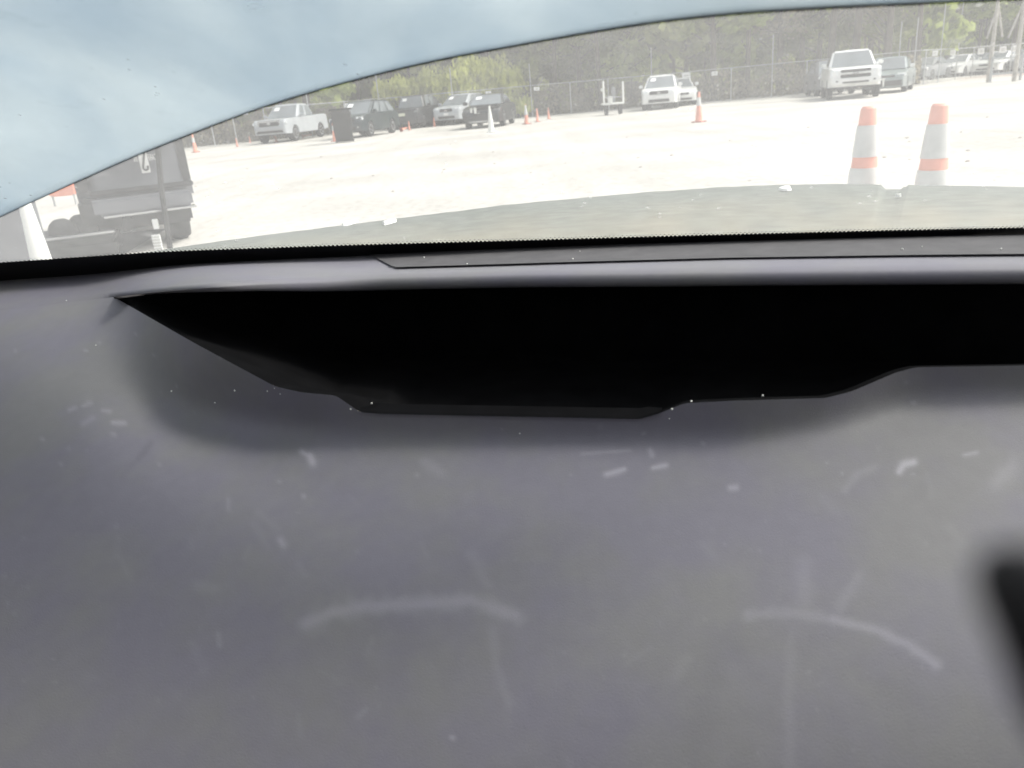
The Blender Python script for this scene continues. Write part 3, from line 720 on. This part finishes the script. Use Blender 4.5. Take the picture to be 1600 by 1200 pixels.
# ------------------------------------------------------------------ dark tailgate vehicle at the left
LV = thing('pickup_truck', 'dark grey pickup tailgate with a boxed white emblem at the left edge', 'pickup truck', at_dist(191, 9.2), 0)
az = math.atan2(LV.location.x, LV.location.y); LV.rotation_euler = (0, 0, -az + R(2))
def lv(name, c, s, m, bev=.02, rot=None):
    bm = bmesh.new(); box(bm, c, s, bev, rot); return obj(name, bm, m, LV)
HW = .56
lv('body', (0, 1.6, .82), (2 * HW, 3.1, .74), M['dark_grey_paint'], .06)
tg = lv('tailgate', (.05, .02, .86), (.90, .10, .52), M['grey_paint'] if False else M['dark_grey_paint'], .03)
lv('tailgate_crease', (.06, -.03, .63), (1.0, .06, .05), M['black_trim'], .01)
lv('bed_cap', (0, .5, 1.32), (2 * HW - .02, 1.6, .36), M['dark_grey_paint'], .05)
lv('cab', (0, 2.2, 1.42), (2 * HW - .06, 1.5, .62), M['dark_grey_paint'], .12)
for sx in (-1, 1): lv('tail_lamp', (sx * (HW - .07), .03, .88), (.12, .12, .46), M['black_trim'], .02)
bp = lv('bumper', (.02, -.10, .49), (.98, .22, .17), M['dark_grey_paint'], .03)
lv('bumper_step', (.08, -.13, .40), (.90, .20, .02), M['chrome'], .006)
lv('bumper_corner', (-HW + .10, -.07, .46), (.22, .24, .26), M['black_trim'], .04)
lv('underbody', (0, 1.5, .34), (1.0, 2.8, .24), M['black_trim'], .03)
lv('tow_bracket', (-.16, -.05, .30), (.10, .2, .16), M['black_trim'], .02, Matrix.Rotation(.3, 3, 'Y'))
for sx in (-1, 1):
    for y in (.55, 2.6):
        bm = bmesh.new(); lathe(bm, [(.18, -.11), (.30, -.11), (.33, -.06), (.33, .06), (.30, .11), (.18, .11)], (sx * (HW - .20), y, .33), 'X', 22); obj('wheel', bm, M['tyre'], LV, True)
# emblem, mirror-wise as seen in the photograph
em = lv('emblem', (.132, -.035, .915), (.085, .02, .27), M['paper'], .004)
def seven(bm):
    pts = [(.030, .085), (.028, .108), (-.012, .108), (-.026, .09), (-.018, .05), (.012, -.05), (.022, -.085), (.008, -.108), (-.018, -.106), (-.028, -.085), (-.024, -.065)]
    P = [Vector((.132 - x, -.052, .915 + z)) for x, z in pts]
    for a, b in zip(P, P[1:]):
        tube(bm, [a, b], .010, 6)
bm = bmesh.new(); seven(bm); obj('emblem_letter', bm, M['black_trim'], em)
def lettering(txt, x, size):
    c = bpy.data.curves.new('lettering', 'FONT'); c.body = txt; c.size = size; c.extrude = .002; c.align_x = 'CENTER'; c.align_y = 'CENTER'
    tmp = bpy.data.objects.new('tmp', c); COL.objects.link(tmp)
    dg = bpy.context.evaluated_depsgraph_get(); me = bpy.data.meshes.new_from_object(tmp.evaluated_get(dg))
    bpy.data.objects.remove(tmp)
    for v in me.vertices: v.co = Vector((-v.co.x * .42, -v.co.z, v.co.y))      # reads mirrored, as in the photograph
    me.flip_normals(); me.materials.append(M['paper']); o = link(bpy.data.objects.new('lettering', me), LV)
    o.location = (x, -.036, .925); return o
lettering('CARF', .222, .09); lettering('IN', .06, .09)
# post before it
p0 = at_z(267, 395, 0.0); top = 1.75
t = thing('marker_post', 'dark leaning post with a white reflector before the dark tailgate vehicle', 'post', (p0.x, p0.y, 0), 0)
d0 = at_dist(246, (Vector((p0.x, p0.y))).length)
bm = bmesh.new(); tube(bm, [(0, 0, 0), (.05, 0, .6), (.21, 0, 1.75)], .029, 8); obj('post', bm, M['black_trim'], t)
bm = bmesh.new(); box(bm, (-.085, 0, .30), (.055, .02, .10), .004); obj('reflector', bm, M['paper'], t)
t = thing('barrier_board', 'narrow white board with diagonal hatching at the foot of the dark post', 'board', (p0.x - .09, p0.y - .05, 0), 0)
bm = bmesh.new(); box(bm, (0, 0, .09), (.085, .02, .22), .003); obj('board', bm, M['paper'], t)
bm = bmesh.new()
for i in range(7):
    box(bm, (0, -.013, .0 + i * .03), (.08, .004, .006), 0, Matrix.Rotation(0, 3, 'Y'))
obj('hatching', bm, M['sign_print'], t)
# added white cone for a gap of bright ground, tyres on a deck, orange board, dark bin at the far left
o = cone('added white cone standing in for a gap of bright ground at the far left edge', 1.0, 'white', 'stand-ins near the left edge'); q = at_dist(10, 6.2); o.scale = (.72, .72, 1); o.location = q
t = thing('flat_trailer', 'low dark flat trailer carrying two tyres at the far left', 'trailer', at_dist(78, 9.4), R(22))
bm = bmesh.new(); box(bm, (0, 0, .22), (.80, 1.1, .07), .02); obj('deck', bm, M['black_trim'], t)
bm = bmesh.new(); box(bm, (0, -.56, .275), (.80, .03, .02), .004); obj('edge_strip', bm, M['chrome'], t)
bm = bmesh.new(); box(bm, (0, -.3, .10), (.76, .4, .16), .02); obj('skirt', bm, M['black_trim'], t)
for i, (px, lab) in enumerate(((58, 'lower left one of two dark tyres standing on flat trailer'), (91, 'right and higher one of two dark tyres standing on flat trailer'))):
    q = at_dist(px, 9.3)
    bm = bmesh.new(); lathe(bm, [(.11, -.1), (.21, -.1), (.235, -.05), (.235, .05), (.21, .1), (.11, .1)], axis='Y' if False else 'X', n=24)
    o = tag(obj('tyre', bm, M['tyre'], None, True), lab, 'tyre', 'tyres on the flat trailer'); o.scale = (.66, .66, .66); o.location = (q.x, q.y, .265 + i * .02); o.rotation_euler = (0, 0, R(70))
q = at_dist(74, 17); t = thing('barrier_board', 'orange barrier board under the edge of blue sheet at far left', 'board', q, 0)
bm = bmesh.new(); box(bm, (0, 0, .30), (.50, .05, .26), .02); obj('board', bm, M['orange'], t)
for dx in (-.2, .2):
    bm = bmesh.new(); tube(bm, [(dx, 0, 0), (dx, 0, .2)], .02, 6); obj('leg', bm, M['galvanised'], t)
q = at_dist(-26, 7.0); t = thing('bin', 'dark grey bin cut by the left edge of the picture', 'bin', q, R(20))
bm = bmesh.new(); box(bm, (0, 0, .5), (.36, .5, .98), .03); obj('body', bm, M['dark_grey_paint'], t)
bm = bmesh.new(); box(bm, (0, 0, 1.02), (.40, .54, .06), .02); obj('lid', bm, M['black_trim'], t)

# ------------------------------------------------------------------ the car the picture is taken from
CA = R(15.3)
cf = Vector((math.sin(CA), math.cos(CA), 0)); cr = Vector((math.cos(CA), -math.sin(CA), 0)); UP = Vector((0, 0, 1))
car = thing('car', 'car the photo is taken from: grey dashboard, dusty windshield and dull hood', 'car', (0, 0, 0))
def curve(pts, blur=40):
    xs, ys = zip(*pts); g = np.arange(-300, 2001, 2.0); y = np.interp(g, xs, ys)
    # linear extrapolation at both ends
    y = np.where(g < xs[0], ys[0] + (g - xs[0]) * (ys[1] - ys[0]) / (xs[1] - xs[0]), y)
    y = np.where(g > xs[-1], ys[-1] + (g - xs[-1]) * (ys[-1] - ys[-2]) / (xs[-1] - xs[-2]), y)
    if blur:
        k = int(blur / 2) | 1; ker = np.ones(k) / k
        y = np.convolve(np.pad(y, (k // 2, k // 2), mode='edge'), ker, 'valid')
    return lambda x: float(np.interp(x, g, y))
def sstep(a, b, x):
    t = min(1, max(0, (x - a) / (b - a))); return t * t * (3 - 2 * t)
DZ = .16
y_f = curve([(0, 432), (300, 412), (560, 400.5), (900, 388), (1140, 382), (1400, 375.5), (1600, 372)], 120)       # dash meets glass
y_frit = curve([(0, 408), (250, 391), (540, 381), (800, 374), (1100, 365.5), (1400, 358), (1600, 354)], 120)      # top of the black band
y_v = curve([(-100, 497), (178, 464), (250, 456), (400, 443), (600, 434), (800, 429), (1000, 427), (1200, 424), (1600, 419)], 60)
y_g = curve([(560, 419), (611, 417.6), (896, 409), (1140, 402.5), (1400, 398.5), (1600, 396.5)], 60)
y_l = curve([(178, 464), (300, 534), (430, 604), (470, 613), (525, 618), (562, 644), (600, 647), (1000, 655), (1030, 646), (1070, 630), (1150, 626), (1290, 622), (1330, 612), (1400, 582), (1430, 574), (1600, 571)], 14)
y_c = curve([(178, 585), (300, 648), (430, 676), (560, 690), (1180, 690), (1300, 672), (1420, 628), (1600, 622)], 60)   # foot of the pocket's front wall
MS = math.tan(R(22))
def fwd(px, py):                       # tangent of the ray's fall, measured along the car's own axis
    r = ray(px, py); return -r.z / max(1e-4, r.dot(cf))
T0 = fwd(800, 700); K0 = .266 * (1 + MS / T0)
def slope(px, py, k):
    return (K0 - k) / (1 + MS / fwd(px, py))
def left_h(px, py):
    a, b = DZ + .001, slope(px, py, .034)
    return .5 * (a + b + math.sqrt((a - b) ** 2 + .018 ** 2))
def drop_raw(px, py):
    t = sstep(640, 1000, py); w = sstep(120 - 420 * t, 330 + 560 * t, px)
    left = left_h(px, py)
    yc = y_c(px)
    if py >= yc: deep = slope(px, py, 0)
    else:
        d0 = slope(px, yc, 0); wall = d0 / fwd(px, yc) * fwd(px, py)
        u = min(1.0, (yc - py) / max(20, yc - y_l(px))) * (sstep(200, 330, px) * (1 - sstep(480, 600, px)) + .6 * sstep(1250, 1420, px))
        deep = wall * (1 - .016 * u * u)
    return left * (1 - w) + deep * w + .018 * max(0, (py - 850) / 400) ** 2
GX, GY = np.arange(-260, 2101, 8.0), np.arange(330, 1361, 6.0)
DG = np.array([[drop_raw(x, y) for y in GY] for x in GX])
def gblur(a, s, axis):
    k = np.exp(-.5 * (np.arange(-3 * s, 3 * s + 1) / s) ** 2); k /= k.sum(); n = len(k) // 2
    pad = [(n, n) if i == axis else (0, 0) for i in (0, 1)]
    return np.apply_along_axis(lambda v: np.convolve(v, k, 'valid'), axis, np.pad(a, pad, mode='reflect', reflect_type='odd'))
DG = gblur(gblur(DG, 3, 0), 3, 1)
def drop(px, py):
    fx = min(len(GX) - 1.001, max(0, (px - GX[0]) / 8.0)); fy = min(len(GY) - 1.001, max(0, (py - GY[0]) / 6.0))
    i, j = int(fx), int(fy); u, v = fx - i, fy - j
    return float((DG[i, j] * (1 - u) + DG[i + 1, j] * u) * (1 - v) + (DG[i, j + 1] * (1 - u) + DG[i + 1, j + 1] * u) * v)
def P(px, py, dz): return at_z(px, py, CAM.z - dz)

# scuffs, chips and dust streaks on the plastic (photo-located marks that stay on the surface)
def seg_d(px, py, pts):
    best = 1e9
    for (ax, ay), (bx, by) in zip(pts, pts[1:]):
        dx, dy = bx - ax, by - ay; L = dx * dx + dy * dy
        t = 0 if L == 0 else min(1, max(0, ((px - ax) * dx + (py - ay) * dy) / L))
        best = min(best, math.hypot(px - ax - dx * t, py - ay - dy * t))
    return best
MARKS = [([(480, 974), (520, 957), (575, 947), (650, 945), (735, 938), (805, 962)], 13, .30), ([(770, 985), (775, 1040), (795, 1100)], 9, .10), ([(738, 868), (762, 916)], 10, .09),
         ([(1170, 960), (1250, 958), (1300, 970)], 11, .22), ([(1300, 968), (1370, 985), (1420, 1008), (1462, 1038)], 9, .34), ([(1256, 880), (1258, 950)], 17, .13), ([(1340, 900), (1312, 950)], 11, .13),
         ([(1236, 985), (1232, 1080), (1236, 1240)], 12, .11), ([(1075, 1030), (1055, 1060)], 12, .08),
         ([(472, 706), (482, 712)], 5, .55), ([(484, 712), (488, 722)], 7, .6), ([(439, 845), (442, 851)], 7, .35), ([(948, 741), (976, 733)], 4.5, .55), ([(1020, 731), (1041, 727)], 4.5, .55), ([(1141, 762), (1150, 762)], 5, .45),
         ([(1405, 737), (1412, 726), (1428, 722)], 5.5, .7), ([(1016, 703), (1019, 711)], 4, .4), ([(1506, 711), (1526, 707)], 3.5, .4), ([(1560, 750), (1580, 730)], 16, .22), ([(1320, 765), (1340, 740), (1365, 730)], 7, .14),
         ([(357, 780), (357, 796)], 4, .2), ([(474, 774), (475, 776)], 4, .3), ([(663, 722), (690, 738)], 9, .15), ([(706, 1152), (708, 1153)], 4, .4), ([(910, 709), (985, 704)], 3, .25),
         ([(108, 641), (118, 637)], 3.5, .3), ([(130, 634), (142, 630)], 3.5, .3), ([(160, 641), (172, 643)], 3.5, .3), ([(130, 662), (145, 653)], 4.5, .22), ([(176, 660), (196, 661)], 3.5, .4), ([(175, 678), (180, 679)], 3.5, .25),
         ([(236, 692), (215, 718)], 4, -.55), ([(212, 722), (190, 745)], 4, -.25), ([(572, 1108), (560, 1120)], 6, .12), ([(310, 915), (335, 920)], 10, .09), ([(341, 990), (343, 1008)], 4, .2),
         ([(1090, 1180), (1085, 1110), (1110, 1040), (1160, 1000), (1230, 985), (1310, 1000), (1380, 1040), (1420, 1090)], 30, -.16)]
rs = random.Random(21)
for _ in range(110):
    px, py = rs.uniform(-20, 1620), rs.uniform(480, 1200)
    MARKS.append(([(px, py), (px + rs.uniform(-3, 3), py + rs.uniform(-3, 3))], rs.uniform(1.8, 3.2), rs.uniform(.08, .35) if py < 760 else rs.uniform(.05, .16)))
for _ in range(26):
    px, py = rs.uniform(0, 1600), rs.uniform(690, 1200); a = rs.gauss(1.4, .5); L = rs.uniform(10, 45)
    MARKS.append(([(px, py), (px + math.cos(a) * L, py + math.sin(a) * L)], rs.uniform(3, 9), rs.uniform(.03, .07)))
MB = [(min(p[0] for p in m[0]) - m[1] * 2.2, max(p[0] for p in m[0]) + m[1] * 2.2, min(p[1] for p in m[0]) - m[1] * 2.2, max(p[1] for p in m[0]) + m[1] * 2.2) for m in MARKS]
cols = np.concatenate([np.arange(-120, 1724, 4.0), np.arange(1724, 2000, 12.0)])
rows_n = 230
def lower_surface():
    V, F, A = [], [], []
    grid = {}
    for ci, px in enumerate(cols):
        top = y_l(px) if px >= 178 else y_v(px)
        for ri in range(rows_n):
            s = ri / (rows_n - 1); py = top + (1290 - top) * s
            V.append(P(px, py, drop(px, py))); A.append((px, py))
    sc = np.zeros(len(V)); AA = np.array(A)
    for (pts, w, a), (x0, x1, y0, y1) in zip(MARKS, MB):
        idx = np.where((AA[:, 0] > x0) & (AA[:, 0] < x1) & (AA[:, 1] > y0) & (AA[:, 1] < y1))[0]
        for i in idx:
            wob = 1 + .45 * mnoise.noise(Vector((AA[i, 0] * .05, AA[i, 1] * .05, w)))
            d = seg_d(AA[i, 0], AA[i, 1], pts) / (w * wob)
            val = a * .44 * math.exp(-d * d * 1.1)
            if a > 0: sc[i] = max(sc[i], val) if sc[i] >= 0 else sc[i] + val
            elif sc[i] <= 0: sc[i] = min(sc[i], val)
            else: sc[i] += val * .5
    for c in range(len(cols) - 1):
        for r_ in range(rows_n - 1):
            a = c * rows_n + r_; F.append((a, a + 1, a + 1 + rows_n, a + rows_n))
    o = pyobj('dashboard', V, F, M['dash'], car, True)
    at = o.data.attributes.new('wear_and_sheen', 'FLOAT', 'POINT'); at.data.foreach_set('value', sc.astype(np.float32))
    return o
dash = lower_surface()
def strip(name, rows, m, parent, smooth=True, flip=False):
    n = len(rows[0]); V = [p for r in rows for p in r]; F = []
    for i in range(len(rows) - 1):
        for j in range(n - 1):
            q = (i * n + j, i * n + j + 1, (i + 1) * n + j + 1, (i + 1) * n + j); F.append(q[::-1] if flip else q)
    return pyobj(name, V, F, m, parent, smooth)
# visor top, rolled front edge and underside
vr = [[] for _ in range(14)]
vcols = [float(x) for x in np.arange(-120, 2000, 8)]
for px in vcols:
    a, b = y_f(px) - 6, y_v(px)
    k = sstep(176, 600, px); kf = 1 - sstep(150, 180, px)             # edge roll only where the recess is
    for i in range(7):
        py = a + (b - a) * i / 6; vr[i].append(P(px, py, (DZ + .0015 * (i / 6) ** 2) * k + (left_h(px, py) * (1 - i / 6) + drop(px, py) * (i / 6)) * (1 - k)))
    e = vr[6][-1]
    for i, (f_, d_) in enumerate([(-.003, -.002), (-.0045, -.006), (-.003, -.011), (.004, -.014), (.03, -.015), (.10, -.016), (.16, -.02)]):
        vr[7 + i].append(e + (cf * f_ + UP * d_) * k + ((P(px, b + 4 * (i + 1), drop(px, b + 4 * (i + 1)) + .0006 * (i + 1)) - e) * kf + (cf * .002 - UP * .0006) * (1 + i) * (1 - k) * (1 - kf)))
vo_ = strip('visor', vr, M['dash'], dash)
at = vo_.data.attributes.new('wear_and_sheen', 'FLOAT', 'POINT')
at.data.foreach_set('value', [(.20 + .05 * mnoise.noise(Vector((x * .01, i, 0)))) * max(0, min(1, (7.5 - i) / 3)) * sstep(120, 620, x) for i in range(14) for x in vcols])  # visor top painted lighter to carry the sheen of light on it
# shallow darker panel between visor and glass
gr = [[], [], []]
for px in np.arange(572, 1990, 8.0):
    a, b = y_f(px) - 5, y_g(px); t0 = min(1, max(0.02, (px - 572) / 44))
    for i, s in enumerate((0, .5, 1)): gr[i].append(P(px, a + (b - a) * s * t0, DZ - .0016))
strip('defroster_panel', gr, M['groove'], dash)
bm = bmesh.new(); tube(bm, [P(px, y_g(px), DZ - .0018) for px in np.arange(606, 1990, 16.0)], .0003, 5); obj('seam', bm, M['cabin'], dash)
# black recess below the visor
rc = [[] for _ in range(6)]
for px in np.arange(178, 2000, 6.0):
    L = P(px, y_l(px), drop(px, y_l(px))); e = P(px, y_v(px), DZ + .0015)
    k = sstep(178, 420, px)
    rc[0].append(L); rc[1].append(L + (cf * .020 - UP * .006) * k); rc[2].append(L + (cf * .10 - UP * .045) * k)
    rc[3].append(e + (cf * .15 - UP * .13) * k - UP * .002); rc[4].append(e + (cf * .16 - UP * .019) * k - UP * .002); rc[5].append(e + (cf * .03 - UP * .0148) * k - UP * .002)
strip('recess', rc, M['cavity'], dash)
te = [[], [], []]
for px in np.arange(560, 1040, 6.0):
    q = min(1, (px - 552) / 26, (1048 - px) / 40); L = P(px, y_l(px), drop(px, y_l(px)) - .001)
    te[0].append(L); te[1].append(L + (cf * .020 * q + UP * .001)); te[2].append(L + (cf * .024 - UP * .02) * q)
strip('tray_edge', te, M['tray_edge'], dash)
# windshield plane through the far edge of the dash, leaning back over the driver
far = max((P(px, y_f(px), DZ) - CAM).dot(cf) for px in vcols if -20 < px < 1620)
WS0 = CAM + cf * (far + .012) - UP * DZ; SL_ = R(33)
wt = -cf * math.cos(SL_) + UP * math.sin(SL_)            # up the glass
wn = cf * math.sin(SL_) + UP * math.cos(SL_)             # outward
def wpt(u, s, off=0.0): return WS0 + cr * u + wt * s + wn * (off - .035 * ((u + .15) / .8) ** 2)
us = np.linspace(-1.0, .62, 34); ss = np.linspace(-.14, 1.12, 26)
V = [wpt(u, s, .005) for s in ss for u in us] + [wpt(u, s, 0) for s in ss for u in us]
n, mm = len(us), len(ss); F = []; MI = []
for lay in (0, 1):
    for j in range(mm - 1):
        for i in range(n - 1):
            a = lay * n * mm + j * n + i; q = (a, a + 1, a + n + 1, a + n); F.append(q if lay == 0 else q[::-1]); MI.append(lay)
ws = pyobj('windshield', V, F, [M['dusty_glass'], M['clear_glass']], car, True)
for p_, k in zip(ws.data.polygons, MI): p_.material_index = k
def on_ws(px, py, off):                 # pixel ray onto the gently bowed glass
    p = on_plane(px, py, WS0, wn)
    for _ in range(6):
        u = (p - WS0).dot(cr); p = on_plane(px, py, WS0 + wn * (off - .035 * ((u + .15) / .8) ** 2), wn)
    return p
fr = [[], [], []]
for px in np.arange(-120, 1900, 8.0):
    fr[0].append(on_ws(px, y_frit(px) + 2.5, -.002)); b = on_ws(px, y_f(px) + 2, -.002); fr[1].append(b); fr[2].append(b - wt * .10)
fb = strip('black_band', fr, M['frit'], ws)
V, F = [], []
for px in np.arange(-100, 1700, 6.6):
    for k, (dy, rr_) in enumerate(((-.6, .0016), (-3.2, .0008))):
        xx = px + (3.3 if k else 0); c = on_ws(xx, y_frit(xx) + 2.5 + dy, -.0022); i = len(V)
        V += [c + (cr * math.cos(a) + wt * 1.15 * math.sin(a)) * rr_ for a in np.linspace(0, 2 * math.pi, 9)[:-1]]; F.append(tuple(range(i, i + 8)))
tag(pyobj('band_dots', V, F, M['frit'], ws), kind='stuff')
# hood
hf = curve([(-60, 432), (190, 400), (280, 386), (400, 369), (600, 344), (800, 319), (1000, 301), (1150, 291), (1300, 287), (1600, 292), (1700, 294)], 50)
hood_rows = [[] for _ in range(14)]; hs_ = []
hc = [float(x) for x in np.arange(-60, 1724, 4.0)]
for px in hc:
    far_p = P(px, hf(px) + (7 if 1383 < px < 1412 else (3.5 if 1377 < px < 1418 else 0)) + .8 * mnoise.noise(Vector((px * .03, 0, 0))), .27)
    w0 = on_ws(px, y_f(px), 0.0); near = w0 - wt * .02 + cf * .06; near.z = min(near.z, CAM.z - .205)
    for i in range(11):
        s = i / 10; q = near.lerp(far_p, s); q.z += .012 * math.sin(math.pi * s); hood_rows[i].append(q)
    for i, (f_, d_) in enumerate(((.02, -.012), (.035, -.05), (.05, -.20))): hood_rows[11 + i].append(far_p + cf * f_ + UP * d_)
ho = strip('hood', hood_rows, M['hood'], car)
vals = []
for i in range(14):
    for px in hc:
        nz_ = .5 + .5 * mnoise.noise(Vector((px * .012, i * .5, 2))); vals.append(max(0, min(1, (1 - i / 7.5))) * .8 * nz_ if i < 11 else 0)
at = ho.data.attributes.new('wear_and_sheen', 'FLOAT', 'POINT'); at.data.foreach_set('value', vals)
# cabin shell round the camera
zr_ = CAM.z + .47
def shell(name, pts, m):
    bm = bmesh.new(); panel(bm, pts, .03); return obj(name, bm, m, car)
def C(x, y, z): return CAM + cr * x + cf * y + UP * z
top_edge = (wpt(0, 1.12) - CAM); ty = top_edge.dot(cf); tz = top_edge.z
shell('roof', [C(-.92, ty, tz), C(-.92, -2.0, tz + .04), C(.56, -2.0, tz + .04), C(.56, ty, tz)], M['headliner'])
shell('rear_bulkhead', [C(-1.0, -2.0, -.9), C(.62, -2.0, -.9), C(.56, -2.0, tz), C(-.92, -2.0, tz)], M['cabin'])
for sx in (-1.03, .65):
    shell('door', [C(sx, .4, -.95), C(sx, -2.0, -.95), C(sx, -2.0, -.22), C(sx, .4, -.22)], M['cabin'])
    bm = bmesh.new(); tube(bm, [wpt(sx, .0, -.02), wpt(sx, .6, -.02), wpt(sx * .96, 1.12, -.02)], .035, 10); obj('pillar', bm, M['headliner'], car, True)
shell('floor', [C(-1.0, .9, -.95), C(.62, .9, -.95), C(.62, -2, -.95), C(-1.0, -2, -.95)], M['cabin'])
# stalk end close to the lens
def near_pt(px, py, d): return CAM + ray(px, py).normalized() * d
bm = bmesh.new()
pts = [near_pt(1545, 858, .042), near_pt(1553, 868, .042), near_pt(1572, 890, .042), near_pt(1640, 945, .042), near_pt(1730, 1040, .044), near_pt(1900, 1200, .048)]
tube(bm, pts, [.0004, .0010, .0017, .0028, .0042, .0057], 20); obj('control_stalk', bm, M['frit'], car, True)

# pale flakes on the hood
FL = [(545, 352, 'white flake on the hood, left one of two together'), (606, 350, 'white flake on the hood, right one of two together'), (1229, 301, 'white flake lying alone on the hood in front of the near cones'), (1408, 312, 'tiny white flake on hood near the notch')]
for px, py, lab in FL:
    w = 11 if px != 1408 else 4
    s = None
    c = hc.index(min(hc, key=lambda x: abs(x - px))); colp = [hood_rows[i][c] for i in range(11)]
    def prj(p):
        l = CROT.transposed() @ (p - CAM); return CY - FPX * l.y / -l.z
    best = min(range(10), key=lambda i: abs((prj(colp[i]) + prj(colp[i + 1])) / 2 - py)); q = (colp[best] + colp[best + 1]) / 2
    dist = (q - CAM).length; sz = w / FPX * dist
    bm = bmesh.new(); rf = random.Random(px); ring = []
    for k in range(9):
        a = k * 2 * math.pi / 9; r_ = sz * rf.uniform(.7, 1.15); ring.append((q + cr * math.cos(a) * r_ + cf * math.sin(a) * r_ * 2.2))
    vs = [bm.verts.new(p + UP * .004) for p in ring]; vt = [bm.verts.new(p.lerp(q, .15) + UP * (.007 + rf.uniform(0, .003))) for p in ring]
    bm.faces.new(vt)
    for k in range(9): bm.faces.new((vs[k], vs[(k + 1) % 9], vt[(k + 1) % 9], vt[k]))
    tag(obj('flake', bm, M['flake']), lab, 'flake', 'pale flakes on the hood')
# crumbs on the dashboard
CR = [(429, 607), (418, 612), (438, 616), (367, 611), (581, 631), (1192, 619), (812, 678), (906, 393), (895, 405), (663, 403), (730, 413), (1441, 386), (1410, 390), (1564, 390), (1050, 640), (336, 630), (268, 612), (1080, 628), (104, 470), (150, 540), (1046, 655), (548, 640)]
bm = bmesh.new(); rc_ = random.Random(8)
for px, py in CR:
    dz = drop(px, py) if py > 460 else DZ - .0016
    q = P(px, py, dz); s = rc_.uniform(.0005, .0010) * (1.3 if px in (906, 1192) else 1)
    g = bmesh.ops.create_icosphere(bm, subdivisions=1, radius=s)['verts']
    for v in g: v.co *= rc_.uniform(.7, 1.2)
    bmesh.ops.translate(bm, vec=q + UP * s * .6, verts=g)
tag(obj('crumbs', bm, M['flake']), 'pale crumbs and grit scattered on the grey dashboard', 'crumbs', kind='stuff')

# ------------------------------------------------------------------ pale blue sheet over the windshield
arc = curve([(-140, 398), (0, 337), (60, 309), (120, 282), (200, 246), (300, 206), (400, 168), (500, 137), (600, 110), (700, 87.5), (800, 69), (900, 51), (1000, 34.5), (1100, 22), (1200, 14), (1300, 8), (1450, 1), (1600, -6), (1700, -11)], 60)
t = thing('cover_sheet', 'large pale blue sheet with dark hem hanging over the upper left windshield', 'sheet', on_ws(500, 137, .0065))
O = t.location.copy()
rowsS = [[] for _ in range(40)]; hem = []
for px in np.arange(-140, 1701, 20.0):
    a = arc(px)
    for i in range(40):
        s = i / 39; py = a + (-260 - a) * s
        q = on_ws(px, py, .0065)
        q = q + wn * (.010 + .008 * mnoise.noise(q * 4.0) + .004 * mnoise.noise(q * 13.0) + .005 * math.sin((px * .5 + py) * .012)) * min(1, s * 6)
        rowsS[i].append(q - O)
    hem.append(on_ws(px, a, .0065) - O)
so_ = strip('film', rowsS, M['blue_film'], t)
md = so_.modifiers.new('thickness', 'SOLIDIFY'); md.thickness = .0015; md.offset = 1
bm = bmesh.new(); tube(bm, hem, .0014, 8); obj('hem', bm, M['hem'], t, True)
